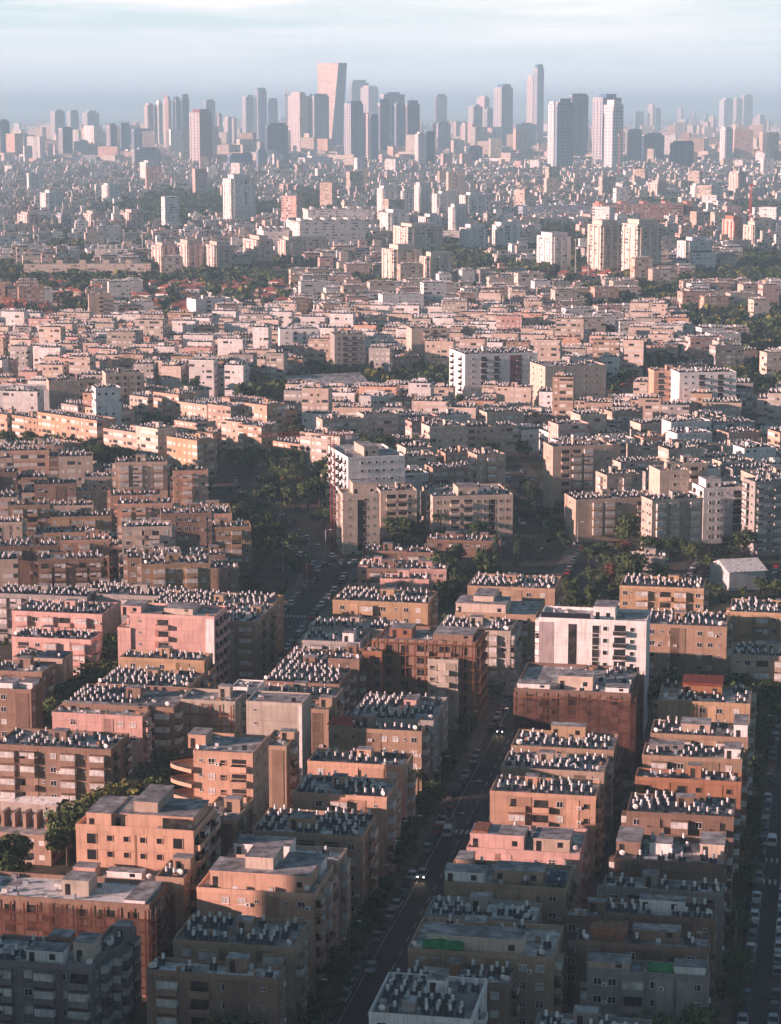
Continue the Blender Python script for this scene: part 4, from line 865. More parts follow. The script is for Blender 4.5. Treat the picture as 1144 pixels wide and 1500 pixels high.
PAL['m'] = ['white', 'cream', 'pink', 'grey', 'white', 'stone', 'white', 'cream', 'grey']; PAL['s'] = ['white', 'cream', 'pink', 'sand', 'white', 'peach', 'grey', 'cream']
PAL['l'] = ['brown', 'tan', 'brown', 'stone', 'pink', 'sand']
fill('l', R(6), (8, 15), (8, 11), (.2, 1.5, 3), (2, 6), (5, 6, 7, 9), 600, 820, 'low quarter by the junction')
fill('s', R(-12), (10, 22), (9, 13), (2, 5, 9), (6, 18), (7, 9, 12, 12, 15), 1200, 2700, 'green quarter far off')
fill('m', R(-15), (10, 26), (10, 17), (3, 6, 12), (12, 30), (6, 8, 9, 11, 12, 15, 18), 1900, 6500, 'far city')
for f in FILL:
    if f[0][1] < 1700: add_occ(f[0], f[1], f[2], f[3], f[4])
freeze()

# red tiled houses
HOUSE = []
rr = random.Random(5)
for k in range(5200):
    y = rr.uniform(560, 2300); x = rr.uniform(-1, 1) * (y * .185 + 10); px, py = proj((x, y, 5))
    zc = zone(px, py)
    if zc != 'r' and not (zc == 't' and 395 < py < 570 and rr.random() < .05): continue
    if any(abs(x - q[0]) + abs(y - q[1]) < 13 for q in HOUSE) or blocked([(x, y), (x + 5, y + 5), (x - 5, y - 5)], 3) or near_road(x, y, 6): continue
    HOUSE.append((x, y, rr.uniform(-.5, .3), rr.uniform(8, 12), rr.uniform(7, 9), rr.choice([3.2, 5.5, 6.2])))
HOUSE.sort(key=lambda q: q[1])
def house_mb(W, D, h, r):
    wallc = C[r.choice(['cream', 'white', 'sand'])]; tile = r.choice([(.34, .10, .06), (.40, .13, .08), (.28, .10, .07), (.22, .12, .09)])
    m = MB(); m.box(-W / 2, W / 2, -D / 2, D / 2, 0, h, 'facade_windows', wallc, faces='frbl', uo=r.randint(0, 40) * 3.1)
    t = MB(); e = .5; a, b2 = W / 2 + e, D / 2 + e; rz = h + D * .26; k = max(.3, W / 2 - D / 2)
    t.poly([(-a, -b2, h), (a, -b2, h), (k, 0, rz), (-k, 0, rz)], 'roof_tile', tile); t.poly([(a, b2, h), (-a, b2, h), (-k, 0, rz), (k, 0, rz)], 'roof_tile', tile)
    t.poly([(a, -b2, h), (a, b2, h), (k, 0, rz)], 'roof_tile', tile); t.poly([(-a, b2, h), (-a, -b2, h), (-k, 0, rz)], 'roof_tile', tile); t.poly([(-a, b2, h), (a, b2, h), (a, -b2, h), (-a, -b2, h)], 'plaster', wallc)
    t.box(k * .4, k * .4 + .7, -.3, .4, h + .5, rz + .9, 'plaster', (.4, .36, .33))
    return m, t
hk = 0; far_h = []
for x, y, a, W, D, h in HOUSE:
    m, t = house_mb(W, D, h, rr)
    if hk < 180:
        root = link('house', None, None, (x, y, 0), a); px, py = proj((x, y, 5))
        where = 'beside the junction' if py > 780 else 'among trees on the right' if px > 700 else 'among red roofs far left'
        tag(root, '%s house, %s nearest red roof, %s' % ('one-storey' if h < 4 else 'two-storey', ordw(hk), where), 'house', 'red-roofed houses')
        link('wall', m.mesh('wall'), root); link('roof', t.mesh('roof'), root); hk += 1
    else: far_h.append((m, t, x, y, a))

# ------------------------------------------------------------------ build the hand placed blocks
for short, label, o, th, W, D, h, col, kw in NEAR:
    flats(short, label, o, th, W, D, h, col, **kw)
# fillers: the largest shown stay individuals
def score(f):
    c = to_world(f[0], f[1], f[2] / 2, f[3] / 2); n = 0
    for p in ((0, 0), (f[2], 0), (f[2] / 2, 0), (f[2] / 2, f[3]), (0, f[3]), (f[2], f[3])):
        q = to_world(f[0], f[1], *p)
        if see((q[0], q[1], f[4] + .2)): n += 1
    return n * f[2] / np.linalg.norm(c)
cand = [f for f in FILL if f[0][1] < 1900]
for f in cand: f.append(score(f))
cand.sort(key=lambda f: -f[10]); room = 298 - len(NEAR); chosen = cand[:room]; cid = {id(f) for f in chosen}
byrow = {}
for f in chosen: byrow.setdefault((f[6], f[7]), []).append(f)
quarters = {}
for (q, row) in sorted(byrow): quarters.setdefault(q, []).append(row)
colw = {'tan': 'tan', 'sand': 'sandy', 'cream': 'cream', 'stone': 'stony', 'peach': 'peach', 'ochre': 'ochre', 'grey': 'grey', 'white': 'white', 'pink': 'pink', 'brown': 'brown'}
nnear = 0
for (q, row), fs in byrow.items():
    fs.sort(key=lambda f: f[8]); rk = quarters[q].index(row)
    for i, f in enumerate(fs):
        dist = math.hypot(*f[0]); near = dist < 830
        lab = '%s flats, %s from left, %s rank, %s' % (colw[f[5]], ordw(i), ordw(rk), q)
        flats('%s block in rank %s' % (colw[f[5]], ordw(rk)) if False else None, lab, f[0], f[1], f[2], f[3], f[4], shade(C[f[5]], random.uniform(.8, 1.1)), near=near, painted=not near, heat=.75, dishes=1 if near else 0, group='flats in the %s' % q, roofs='white' if random.random() < .08 else 'felt')
# the rest of the city as one mass
mass = MB(); r = random.Random(3); LOWH = []
for f in FILL:
    if id(f) in cid: continue
    o, th, W, D, h, cn = f[:6]; fr = (o[0], o[1], math.cos(th), math.sin(th)); col = shade(C[cn], r.uniform(.85, 1.25))
    far = o[1] > 2000; uo = r.randint(0, 70) * 3.1
    tc_ = r.choice(ROOFC + [(.45, .44, .42)] if far else ROOFC)
    if f[9] == 's' and r.random() < .12 or f[9] == 'm' and r.random() < .05: tc_ = (.34, .13, .09)
    mass.box(0, W, 0, D, 0, h, 'facade_windows', col, top='roof_felt', topc=tc_, fr=fr, uo=uo)
    if not far:
        for a in ((0, W, 0, .25), (0, .25, .25, D), (W - .25, W, .25, D)): mass.box(*a, h, h + .8, 'plaster', col, fr=fr, faces='frblt')
    a0 = r.uniform(.1, .6) * W; b0 = r.uniform(.3, .6) * D; mass.box(a0, a0 + r.uniform(2.5, W * .3), b0, b0 + 3, h, h + 2.6, 'plaster', tuple(min(.8, x * 1.15) for x in col), top='roof_felt', topc=(.3, .3, .3), fr=fr)
    if far and r.random() < .3: mass.box(W * .1, W * .5, D * .1, D * .6, h, h + r.choice([3, 6, 9]), 'facade_windows', col, fr=fr, uo=uo)
    if o[1] < 2300 and f[9] in 'adcsl':
        y = 1.5
        while y < D - 1:
            x = 1 + r.random()
            while x < W - 1:
                if r.random() < .9:
                    p = to_world(o, th, x, y); LOWH.append((1, p[0], p[1], h, th_rot(th) + r.uniform(-.1, .1), r.uniform(1.0, 1.3), r.uniform(1.0, 1.25)))
                x += r.uniform(1.6, 2.3)
            y += 2.7
# beyond the skyline, out to the horizon
for k in range(5200):
    y = 6200 + (r.random() ** 1.4) * 12500; x = r.uniform(-1, 1) * (y * .19 + 100); th = R(r.choice([-6, -20, 15, 35])); W, D = r.uniform(22, 60), r.uniform(18, 40)
    h = r.choice([9, 12, 15, 18, 24, 30]) if r.random() < .93 else r.uniform(40, 95)
    mass.box(0, W, 0, D, 0, h, 'facade_windows', tuple(min(.8, q * 1.1) for q in C[r.choice(palette)]), top='roof_felt', topc=(.33, .32, .31), fr=(x, y, math.cos(th), math.sin(th)), uo=r.randint(0, 70) * 3.1)
# scattered taller blocks in the far city
for k in range(60):
    y = r.uniform(2400, 6200); x = r.uniform(-1, 1) * (y * .18); W, D, h = r.uniform(16, 26), r.uniform(14, 20), r.uniform(24, 52)
    if blocked([(x, y)], 20): continue
    th = R(r.choice([-20, -12, 25])); mass.box(0, W, 0, D, 0, h, 'facade_windows', C[r.choice(['white', 'cream', 'pink', 'sand', 'white'])], top='roof_felt', fr=(x, y, math.cos(th), math.sin(th)), uo=r.randint(0, 70) * 3.1)
stuff('distant_buildings', mass.arrays(), 'mass of small pale buildings filling the city out to the hazy horizon', 'buildings')
if far_h:
    hm = MB()
    for m, t, x, y, a in far_h:
        for q in (m, t):
            ca, sa = math.cos(a), math.sin(a); n0 = len(hm.v); i0 = 0
            for k2, fc in enumerate(q.f): 
                pts = [(x + q.v[i][0] * ca - q.v[i][1] * sa, y + q.v[i][0] * sa + q.v[i][1] * ca, q.v[i][2]) for i in fc]
                hm.poly(pts, q.mats[q.m[k2]], q.c[k2], [q.uv[i] for i in fc])
    stuff('distant_houses', hm.arrays(), 'mass of small red-roofed houses far beyond the middle quarters', 'houses')

# ------------------------------------------------------------------ water heaters
HEAT.sort()
nh = 0; seen_lab = {}
ones = []
for hd in HEAT:
    d, x, y, zz, rot, short, line, k = hd
    if nh < 298 and short and see((x, y, zz + 1.6)): ones.append(hd); nh += 1
    else: LOWH.append((0 if d < 900 else 1, x, y, zz, rot, random.uniform(.78, 1.0), random.uniform(.78, 1.02)))
grp = {}
for hd in ones: grp.setdefault((hd[5], hd[6]), []).append(hd)
for (short, line), hs in grp.items():
    hs.sort(key=lambda q: q[7])
    for i, (d, x, y, zz, rot, _, _, _) in enumerate(hs):
        root = link('solar_water_heater', None, None, (x, y, zz), rot)
        tag(root, '%s tank from left, %s line, on %s' % (ordw(i), ordw(line), short), 'water heater', 'solar water heaters on the flat roofs')
        link('tank', M_HT, root); link('panel', M_HP, root); link('stand', M_HF, root)
stuff('roof_water_heaters', tile(HLOW, LOWH), 'countless small white tanks and dark panels on the farther flat roofs', 'water heaters')

# satellite dishes
dm = MB()
ring = [[(.02 + .0, 0, 0)]]
def dish():
    m = MB(); n = 14; prev = None
    for j in range(4):
        rr_ = .55 * j / 3; zz = -.05 - .16 * (1 - (j / 3) ** 2); cur = [(rr_ * math.cos(2 * math.pi * i / n), rr_ * math.sin(2 * math.pi * i / n), zz) for i in range(n)]
        if prev:
            for i in range(n): k = (i + 1) % n; m.poly([prev[i], prev[k], cur[k], cur[i]], 'white_paint'); 
        prev = cur
    for i in range(len(m.v)): x, y, zz = m.v[i]; m.v[i] = (x, -zz * -1 * .6 - y * 0.0 + zz * .2, 1.25 + y * .9)
    m.bar((0, .02, 1.25), (0, -.5, 1.2), .04, 'grey_metal'); return m.mesh('reflector')
M_D = dish(); mm = MB(); mm.bar((0, .15, 0), (0, .15, 1.3), .07, 'grey_metal'); mm.box(-.25, .25, -.1, .4, 0, .06, 'grey_metal'); M_DM = mm.mesh('mast')
DISH.sort(key=lambda q: math.hypot(q[0], q[1])); cnt = {}; nd = 0
for x, y, zz, short in DISH:
    if nd >= 110 or not see((x, y, zz + 1.2)): continue
    key = short or ''; i = cnt.get(key, 0); cnt[key] = i + 1; nd += 1
    root = link('satellite_dish', None, None, (x, y, zz), random.uniform(-.9, .5))
    tag(root, ('%s white satellite dish on the %s' % (ordw(i), short)) if short else 'white satellite dish on a farther roof, %s nearest of those' % ordw(i), 'satellite dish', 'satellite dishes on the roofs')
    link('reflector', M_D, root); link('mast', M_DM, root)

# ------------------------------------------------------------------ scaffolding, netting, sheets, special trims
def scaff(label, o, th, W, h, side_off=.9, z0=0, net=None, levels=2.0, step=2.4, right=None):
    root = link('scaffolding', None, None, (o[0], o[1], 0), th_rot(th)); tag(root, label, 'scaffolding')
    pm, bm = MB(), MB(); xs = np.arange(0, W + .1, step)
    def run(P0, dx, dy, nx, ny, L):
        for s_ in np.arange(0, L + .1, step):
            for off in (.25, 1.15): pm.bar((P0[0] + dx * s_ + nx * off, P0[1] + dy * s_ + ny * off, z0), (P0[0] + dx * s_ + nx * off, P0[1] + dy * s_ + ny * off, h + 1), .16, 'rust_steel')
        for zz in np.arange(z0 + levels, h + .9, levels):
            for off in (.25, 1.15): pm.bar((P0[0] + nx * off, P0[1] + ny * off, zz), (P0[0] + dx * L + nx * off, P0[1] + dy * L + ny * off, zz), .12, 'rust_steel')
            a, b2 = (P0[0] + nx * .35, P0[1] + ny * .35), (P0[0] + dx * L + nx * 1.05, P0[1] + dy * L + ny * 1.05)
            bm.box(min(a[0], b2[0]), max(a[0], b2[0]), min(a[1], b2[1]), max(a[1], b2[1]), zz - .12, zz - .05, 'attribute_paint', (.30, .17, .09), bottom=True)
    run((0, 0), 1, 0, 0, -1, W)
    if right: run((W, 0), 0, 1, 1, 0, right)
    link('pole_frame', pm.mesh('pole_frame'), root); link('platform', bm.mesh('platform'), root)
    if net:
        nm = MB(); r = random.Random(4)
        def sheet(P0, P1):
            n = 8
            for i in range(n):
                a, b2 = i / n, (i + 1) / n; zt = h + r.uniform(-.6, .9)
                A0 = (P0[0] + (P1[0] - P0[0]) * a, P0[1] + (P1[1] - P0[1]) * a); B0 = (P0[0] + (P1[0] - P0[0]) * b2, P0[1] + (P1[1] - P0[1]) * b2)
                M0 = ((A0[0] + B0[0]) / 2 + r.uniform(-.1, .1), (A0[1] + B0[1]) / 2 - .16)
                for u_, v_ in ((A0, M0), (M0, B0)): nm.poly([(*u_, z0 + net), (*v_, z0 + net), (*v_, zt), (*u_, zt)], 'netting')
        sheet((0, -1.35), (W + 1.3, -1.35))
        if right: sheet((W + 1.35, -1.3), (W + 1.35, right))
        link('netting', nm.mesh('netting'), root)
    return root
ND = {n[0]: n for n in NEAR}
def bld(s_): q = ND[s_]; return q[2], q[3], q[4], q[5], q[6]
o, th, W, D, h = bld('scaffolded ruin block'); scaff('rusty open scaffolding around the half-stripped rust-coloured building', o, th, W, h, right=D, levels=3.0)
o, th, W, D, h = bld('brown-netted site'); scaff('scaffolding with red-brown netting around the white-roomed renovation', o, th, W, h - 1, net=.5, right=D)
o, th, W, D, h = bld('netted building site'); scaff('scaffolding with brown netting and planks along the littered-roof site', o, th, W, h - 1, net=1, right=D)
o, th, W, D, h = bld('bare concrete block'); scaff('thin scaffolding in front of the bare concrete block', o, th, W, h - 1, levels=2.5)

def free_box(name, label, cat, bname, u0, u1, v0, v1, z0, z1, m, col=(.5, .5, .5), wavy=0):
    o, th, W, D, h = bld(bname); p = to_world(o, th, u0 * W, v0 * D)
    root = MB(); n = 7; w2, d2 = (u1 - u0) * W, (v1 - v0) * D; r = random.Random(2)
    zs = [[h + z1 + (r.uniform(-wavy, wavy)) for _ in range(4)] for _ in range(n + 1)]
    for i in range(n):
        for j in range(3):
            x0, x1, y0, y1 = w2 * i / n, w2 * (i + 1) / n, d2 * j / 3, d2 * (j + 1) / 3
            root.poly([(x0, y0, zs[i][j]), (x1, y0, zs[i + 1][j]), (x1, y1, zs[i + 1][j + 1]), (x0, y1, zs[i][j + 1])], m, col)
    for i in range(n): root.poly([(w2 * i / n, 0, h + z0), (w2 * (i + 1) / n, 0, h + z0), (w2 * (i + 1) / n, 0, zs[i + 1][0]), (w2 * i / n, 0, zs[i][0])], m, col)
    root.poly([(w2, 0, h + z0), (w2, d2, h + z0), (w2, d2, zs[n][3]), (w2, 0, zs[n][0])], m, col)
    o2 = link(name, root.mesh(name), None, (p[0], p[1], 0), th_rot(th)); tag(o2, label, cat); return o2
free_box('awning', 'bright green crumpled awning in front of the white sunlit roof storey', 'awning', 'green-awning block', .10, .38, -.02, .08, .9, 2.0, 'green_sheet', wavy=.25)
free_box('tarpaulin', 'rusty orange tarpaulin over a roof shed by the back lane', 'tarpaulin', 'brown block with tank group', .1, .38, .2, .8, 1.2, 2.2, 'rust_steel', wavy=.15)
free_box('roof_mat', 'green artificial grass mat on the roof edge behind the trees', 'mat', 'grey block behind trees', .5, .73, .05, .8, 0, .9, 'green_sheet', wavy=.05)
free_box('skylight', 'red sloping skylight on the pink loft storey', 'skylight', 'pink loft block', .04, .17, .12, .5, 2.9, 3.3, 'rust_steel')
free_box('tarpaulin', 'blue sheet over the terrace of the terraced tan block', 'tarpaulin', 'terraced tan block', .84, .97, .1, .5, 1.0, 1.6, 'blue_sheet', wavy=.2)
free_box('tarpaulin', 'dark blue sheet on the roof at the left edge below the rose blocks', 'tarpaulin', 'blue-roofed block', .5, .98, .1, .9, .5, 1.0, 'blue_sheet', wavy=.05)
free_box('red_roof_sheet', 'dark red metal sheet on the far end building of the lane row', 'roof sheet', 'red-roofed orange block', .24, .69, .45, .97, 2.7, 3.2, 'roof_tile', (.20, .055, .04))
def strips(bname, items):
    """flat painted fields and recesses on the front of a building, children of it"""
    o, th, W, D, h = bld(bname)
    root = [ob for ob in COL if ob.get('label') == ND[bname][1]][0]
    for nm, u0, u1, z0, z1, m, col, dep in items:
        q = MB(); q.box(u0 * W, u1 * W, -dep, 0, z0 * h, z1 * h, m, col, bottom=True); link(nm, q.mesh(nm), root)
strips('white tower with black strip', [('black_strip', .275, .352, .02, .975, 'dark_opening', (.02, .02, .02), .06), ('grey_end_panel', 0, .14, 0, .985, 'plaster', (.38, .33, .34), .05), ('roof_solar_array', .02, .48, 1.03, 1.075, 'solar_panel', (0, 0, 0), .3), ('balcony_recess', .50, .56, .1, .93, 'dark_opening', (.05, .05, .05), .04)])
strips('pink building', [('white_corner', .9, 1.0, 0, 1.0, 'plaster', C['white'], .07), ('window_column', .30, .34, .05, .92, 'plaster', (.42, .22, .19), .05)])
strips('blank grey gable block', [('white_corner', .94, 1.0, 0, 1.0, 'white_paint', C['white'], .06)])
strips('cream stepped block', [('stair_glazing', .40, .62, .05, .93, 'window_glass', (0, 0, 0), .05)])
strips('long cream block', [('stair_glazing', .70, .77, .02, .92, 'window_glass', (0, 0, 0), .05)])
strips('four-sided white block', [('red_strip', .62, .78, 0, .98, 'plaster', (.22, .07, .07), .06)])
strips('big orange block', [('drain_recess', .50, .515, .1, .97, 'plaster', (.30, .17, .11), .05), ('dark_terrace', .74, .97, 1.03, 1.13, 'dark_opening', (0, 0, 0), -.01), ('parapet_band', 0, 1.0, .985, 1.04, 'plaster', C['peach'], .14)])
# round balconies of the salmon block
o, th, W, D, h = bld('round-balcony block'); root = [ob for ob in COL if ob.get('label') == ND['round-balcony block'][1]][0]
for k in range(4):
    zz = h - 3.4 - k * 3.0; m = MB(); n = 12
    arc = [(-.2 - 5.4 * math.sin(math.pi * i / n / 2 * 2) * 1.0, 7.5 - 8.5 * i / n) for i in range(n + 1)]
    pts = [(.0, 7.5)] + arc + [(.0, -1.0)]
    m.poly([(x, y, zz) for x, y in pts], 'plaster', C['peach']); m.poly([(x, y, zz - .3) for x, y in pts][::-1], 'plaster', C['peach'])
    for i in range(n):
        a, b2 = arc[i], arc[i + 1]; m.poly([(*a, zz - .3), (*b2, zz - .3), (*b2, zz + .45), (*a, zz + .45)], 'plaster', C['peach']); m.poly([(*a, zz + .45), (*b2, zz + .45), (*b2, zz + 1.0), (*a, zz + 1.0)], 'dark_opening')
    link('balcony', m.mesh('balcony'), root)
# hipped red roof on its corner
o, th, W, D, h = bld('red-hipped block'); root = [ob for ob in COL if ob.get('label') == ND['red-hipped block'][1]][0]
m = MB(); w2, d2 = 5.2, 5.2; m.box(0, w2, 0.3, d2, h, h + 1.2, 'plaster', C['sand'])
for a, b2 in (((-.4, -.1), (w2 + .4, -.1)), ((w2 + .4, -.1), (w2 + .4, d2 + .4)), ((w2 + .4, d2 + .4), (-.4, d2 + .4)), ((-.4, d2 + .4), (-.4, -.1))): m.poly([(*a, h + 1.2), (*b2, h + 1.2), (w2 / 2, d2 / 2, h + 2.8)], 'roof_tile', (.40, .07, .05))
link('hipped_roof', m.mesh('hipped_roof'), root)

# ------------------------------------------------------------------ cars
def car_parts(L=4.3, Wd=1.75, van=False):
    b = MB(); hw = Wd / 2; z1 = .78 if not van else 1.1
    prof = [(-L / 2, .30), (-L / 2, .62), (-L / 2 + .15, .74), (-L / 2 + .95, z1 + .08), (L / 2 - .7, z1 + .1), (L / 2 - .05, z1), (L / 2, .5), (L / 2, .30)]
    for i in range(len(prof) - 1):
        (y0, za), (y1, zb) = prof[i], prof[i + 1]; b.poly([(-hw, y0, za), (hw, y0, za), (hw, y1, zb), (-hw, y1, zb)], 'car_paint')
    b.poly([(hw, *p) for p in prof], 'car_paint'); b.poly([(-hw, *p) for p in prof][::-1], 'car_paint')
    zt = 1.43 if not van else 2.0; y0, y1, y2, y3 = -L / 2 + .95, -L / 2 + 1.7, L / 2 - .9, L / 2 - .35
    if van: y2, y3 = L / 2 - .2, L / 2 - .1
    hi = hw - .18; b.poly([(-hi, y1, zt), (hi, y1, zt), (hi, y2, zt), (-hi, y2, zt)], 'car_paint')
    g_ = MB(); zb = z1 + .07
    g_.poly([(-hw + .08, y0, zb), (hw - .08, y0, zb), (hi, y1, zt - .02), (-hi, y1, zt - .02)], 'window_glass'); g_.poly([(hw - .08, y3, zb), (-hw + .08, y3, zb), (-hi, y2, zt - .02), (hi, y2, zt - .02)], 'window_glass')
    for s_ in (-1, 1):
        q = [(s_ * (hw - .06), y0, zb), (s_ * (hw - .06), y3, zb), (s_ * hi, y2, zt - .02), (s_ * hi, y1, zt - .02)]; g_.poly(q if s_ > 0 else q[::-1], 'car_paint' if van else 'window_glass')
    wh_ = MB(); wh_.tube((-.1, 0, 0), (.1, 0, 0), .32, .32, 12, 'tyre');     return b, g_, wh_
cb, cg, cw = car_parts(); _rm = MB(); _rm.tube((-.11, 0, 0), (.11, 0, 0), .18, .18, 8, 'galvanised'); M_RIM = _rm.mesh('rim'); M_CB, M_CG, M_CW = cb.mesh('body'), cg.mesh('windows'), cw.mesh('wheel')
vb, vg, _ = car_parts(5.2, 1.95, True); M_VB, M_VG = vb.mesh('body'), vg.mesh('windows')
CC = [((.62, .62, .62), 'white'), ((.60, .60, .61), 'white'), ((.30, .31, .33), 'silver'), ((.28, .29, .30), 'silver'), ((.12, .125, .13), 'dark grey'), ((.02, .02, .022), 'black'), ((.03, .05, .12), 'dark blue'), ((.28, .02, .02), 'red'), ((.50, .52, .55), 'white'), ((.07, .11, .17), 'blue')]
CARS = []
def car(p, ang, lab, grp, parts=True, ci=None, van=False, z=.012):
    if not see((p[0], p[1], 1.2)): return None
    c, cn = CC[ci if ci is not None else rc.randrange(len(CC))]
    root = link('parked_car' if 'parked' in grp else 'car', None, None, (p[0], p[1], z), ang, color=c); tag(root, lab.replace('#', cn), 'van' if van else 'car', grp)
    link('body', M_VB if van else M_CB, root, color=c); link('windows', M_VG if van else M_CG, root, color=c)
    if parts:
        for x in (-.78, .78):
            for y in (-1.35, 1.35): link('rim', M_RIM, link('wheel', M_CW, root, (x, y, .32)))
    CARS.append(root); return root
rc = random.Random(21)
def parked(pl, off, s0, s1, name, step=5.3, skip=.15, ang90=False):
    s_ = s0; k = 0
    while s_ < s1:
        p, d = along(pl, s_); n = np.array([d[1], -d[0]]); q = p + n * off
        if rc.random() > skip:
            a = math.atan2(-d[0], d[1]) + (math.pi / 2 if ang90 else 0) + rc.uniform(-.03, .03)
            if rc.random() < .5: a += math.pi
            if car(q, a, '# car, %s in the line %s' % (ordw(k), name), 'cars parked %s' % name, parts=proj((*q, 0))[1] > 1040): k += 1
        s_ += step + rc.uniform(0, .8)
parked(S1, -5.3, 2, L1 - 4, 'along the left kerb of the main road', skip=.25)
parked(S1, 5.3, 2, L1 - 4, 'along the right kerb of the main road', skip=.25)
L2 = plen(S2)
parked(S2, -7.6, 2, L2 - 2, 'on the left of the right-hand road', skip=.06)
parked(S2, -2.6, 2, L2 - 2, 'in the middle of the right-hand road', skip=.06)
parked(S2, 8.2, 2, L2 - 2, 'at the far right of the right-hand road', skip=.15)
parked(S5, -4.8, 2, plen(S5) - 2, 'along the left kerb of the left road', skip=.1)
parked(S5, 4.8, 2, plen(S5) - 2, 'along the right kerb of the left road', skip=.15)
parked(S6, -4, 12, plen(S6) - 5, 'along the upper road, left kerb', skip=.2)
parked(S6, 4, 12, plen(S6) - 5, 'along the upper road, right kerb', skip=.2)
parked(S7, -4.8, 8, plen(S7) - 5, 'beside the tree-lined road', skip=.1)
parked(S7, 4.8, 8, plen(S7) - 5, 'under the trees of the tree-lined road', skip=.3)
parked(S8, -3.2, 2, plen(S8) - 5, 'beside the junction', skip=.2)
for i, off in enumerate((-13, -4, 5, 13)): parked(S4, off, 3, plen(S4) - 3, 'in %s lane of the car park' % ordw(i), step=2.9, ang90=True, skip=.25)
for i, (px, py, ci) in enumerate(((868, 1282, 0), (838, 1448, 4), (897, 1180, 2), (845, 1400, 6))):
    p = at(px, py)[:2]; car(p, -TH_A + (math.pi / 2 if i == 0 else 0), '# car standing %s in the dark back lane' % ['across the middle', 'at the near end', 'further up', 'second from the near end'][i], 'cars in the back lane', ci=ci)
def onroad(px, py, lab, ci, flip=0, van=False, lit=False):
    p = at(px, py)[:2]; r_ = car(p, -TH_A + flip, lab, 'cars driving', ci=ci, van=van, z=.03)
    if r_ and lit:
        for x in (-.6, .6):
            m = MB(); m.tube((0, 0, 0), (0, -.06, 0), .13, .13, 10, 'lamp_lit'); link('headlight', m.mesh('headlight'), r_, (x, -2.16, .62))
            lp = bpy.data.lights.new('headlight_beam', 'SPOT'); lp.energy = 60; lp.spot_size = R(45); lp.color = (1, .72, .4); lo_ = bpy.data.objects.new('headlight_beam', lp); COL.link(lo_)
            lo_.parent = r_; lo_.location = (x, -2.3, .62); lo_.rotation_euler = (R(-80), 0, 0) if False else (R(82), 0, math.pi)
    return r_
onroad(618, 1284, '# car driving towards the camera with both headlights lit on the main road', 3, 0, lit=True)
onroad(545, 1422, '# car driving alone near the bottom of the main road', 2, 0)
onroad(733, 1072, '# car with lit headlights far up the main road', 6, 0, lit=True)
onroad(656, 1222, '# van pulling out above the lit car on the main road', 1, math.pi, van=True)
onroad(672, 1268, '# car at the right kerb beside the painted triangle', 4, math.pi)
onroad(1130, 1236, '# van parked at the near side of the cross road', 0, math.pi, van=True)
onroad(800, 772, '# delivery van on the upper road', 0, 0, van=True)
onroad(762, 768, '# van turning into the upper road', 1, .6, van=True)

# ------------------------------------------------------------------ street lamps
def lamp_parts(h):
    p = MB(); p.tube((0, 0, 0), (0, 0, h), .14, .10, 8, 'galvanised'); p.box(-.2, .2, -.2, .2, 0, .3, 'grey_metal'); p.bar((0, 0, h - .05), (1.5, 0, h + .15), .12, 'galvanised')
    q = MB(); q.box(1.3, 2.1, -.16, .16, h + .08, h + .22, 'white_paint', bottom=True); return p.mesh('pole'), q.mesh('lamp_head')
LP = lamp_parts(8.5)
lamps = [(603, 1254), (581, 1262), (567, 1292), (538, 1350), (513, 1416), (492, 1443), (462, 1506), (665, 1250), (644, 1162), (627, 1184), (686, 1092), (731, 1088), (690, 1200), (555, 1330), (417, 962), (375, 1000), (398, 930), (450, 866), (478, 812), (415, 838), (845, 800), (795, 745), (1076, 1400), (1088, 1230), (1100, 1120), (95, 1240), (85, 1258), (1135, 1100)]
lamps.sort(key=lambda q: -q[1])
for i, (px, py) in enumerate(lamps):
    p = at(px, py); root = link('street_lamp', None, None, (p[0], p[1], .0), -TH_A + (0 if px < 900 else math.pi)); wh2 = 'beside the main road' if px > 455 and py > 1080 and px < 760 else 'beside the left road' if px < 480 and 800 < py < 1010 else 'beside the upper road' if 790 < px < 850 and py < 850 else 'on the right-hand road' if px > 1000 else 'among the left trees' if px < 120 else 'near the junction'
    tag(root, 'thin grey street lamp %s, %s lamp counting up from the bottom' % (wh2, ordw(i)), 'street lamp', 'street lamps'); link('pole', LP[0], root); link('lamp_head', LP[1], root)
# depot lamp
p = at(1095, 846, 3.2); m = MB(); m.tube((0, 0, 0), (0, -.25, 0), .28, .28, 10, 'lamp_blue'); m.box(-.3, .3, 0, .2, -.3, .3, 'grey_metal'); o = link('floodlight', m.mesh('floodlight'), None, (p[0], p[1], 5.4)); tag(o, 'small blue-white floodlight glowing on the front of the gabled depot', 'floodlight')

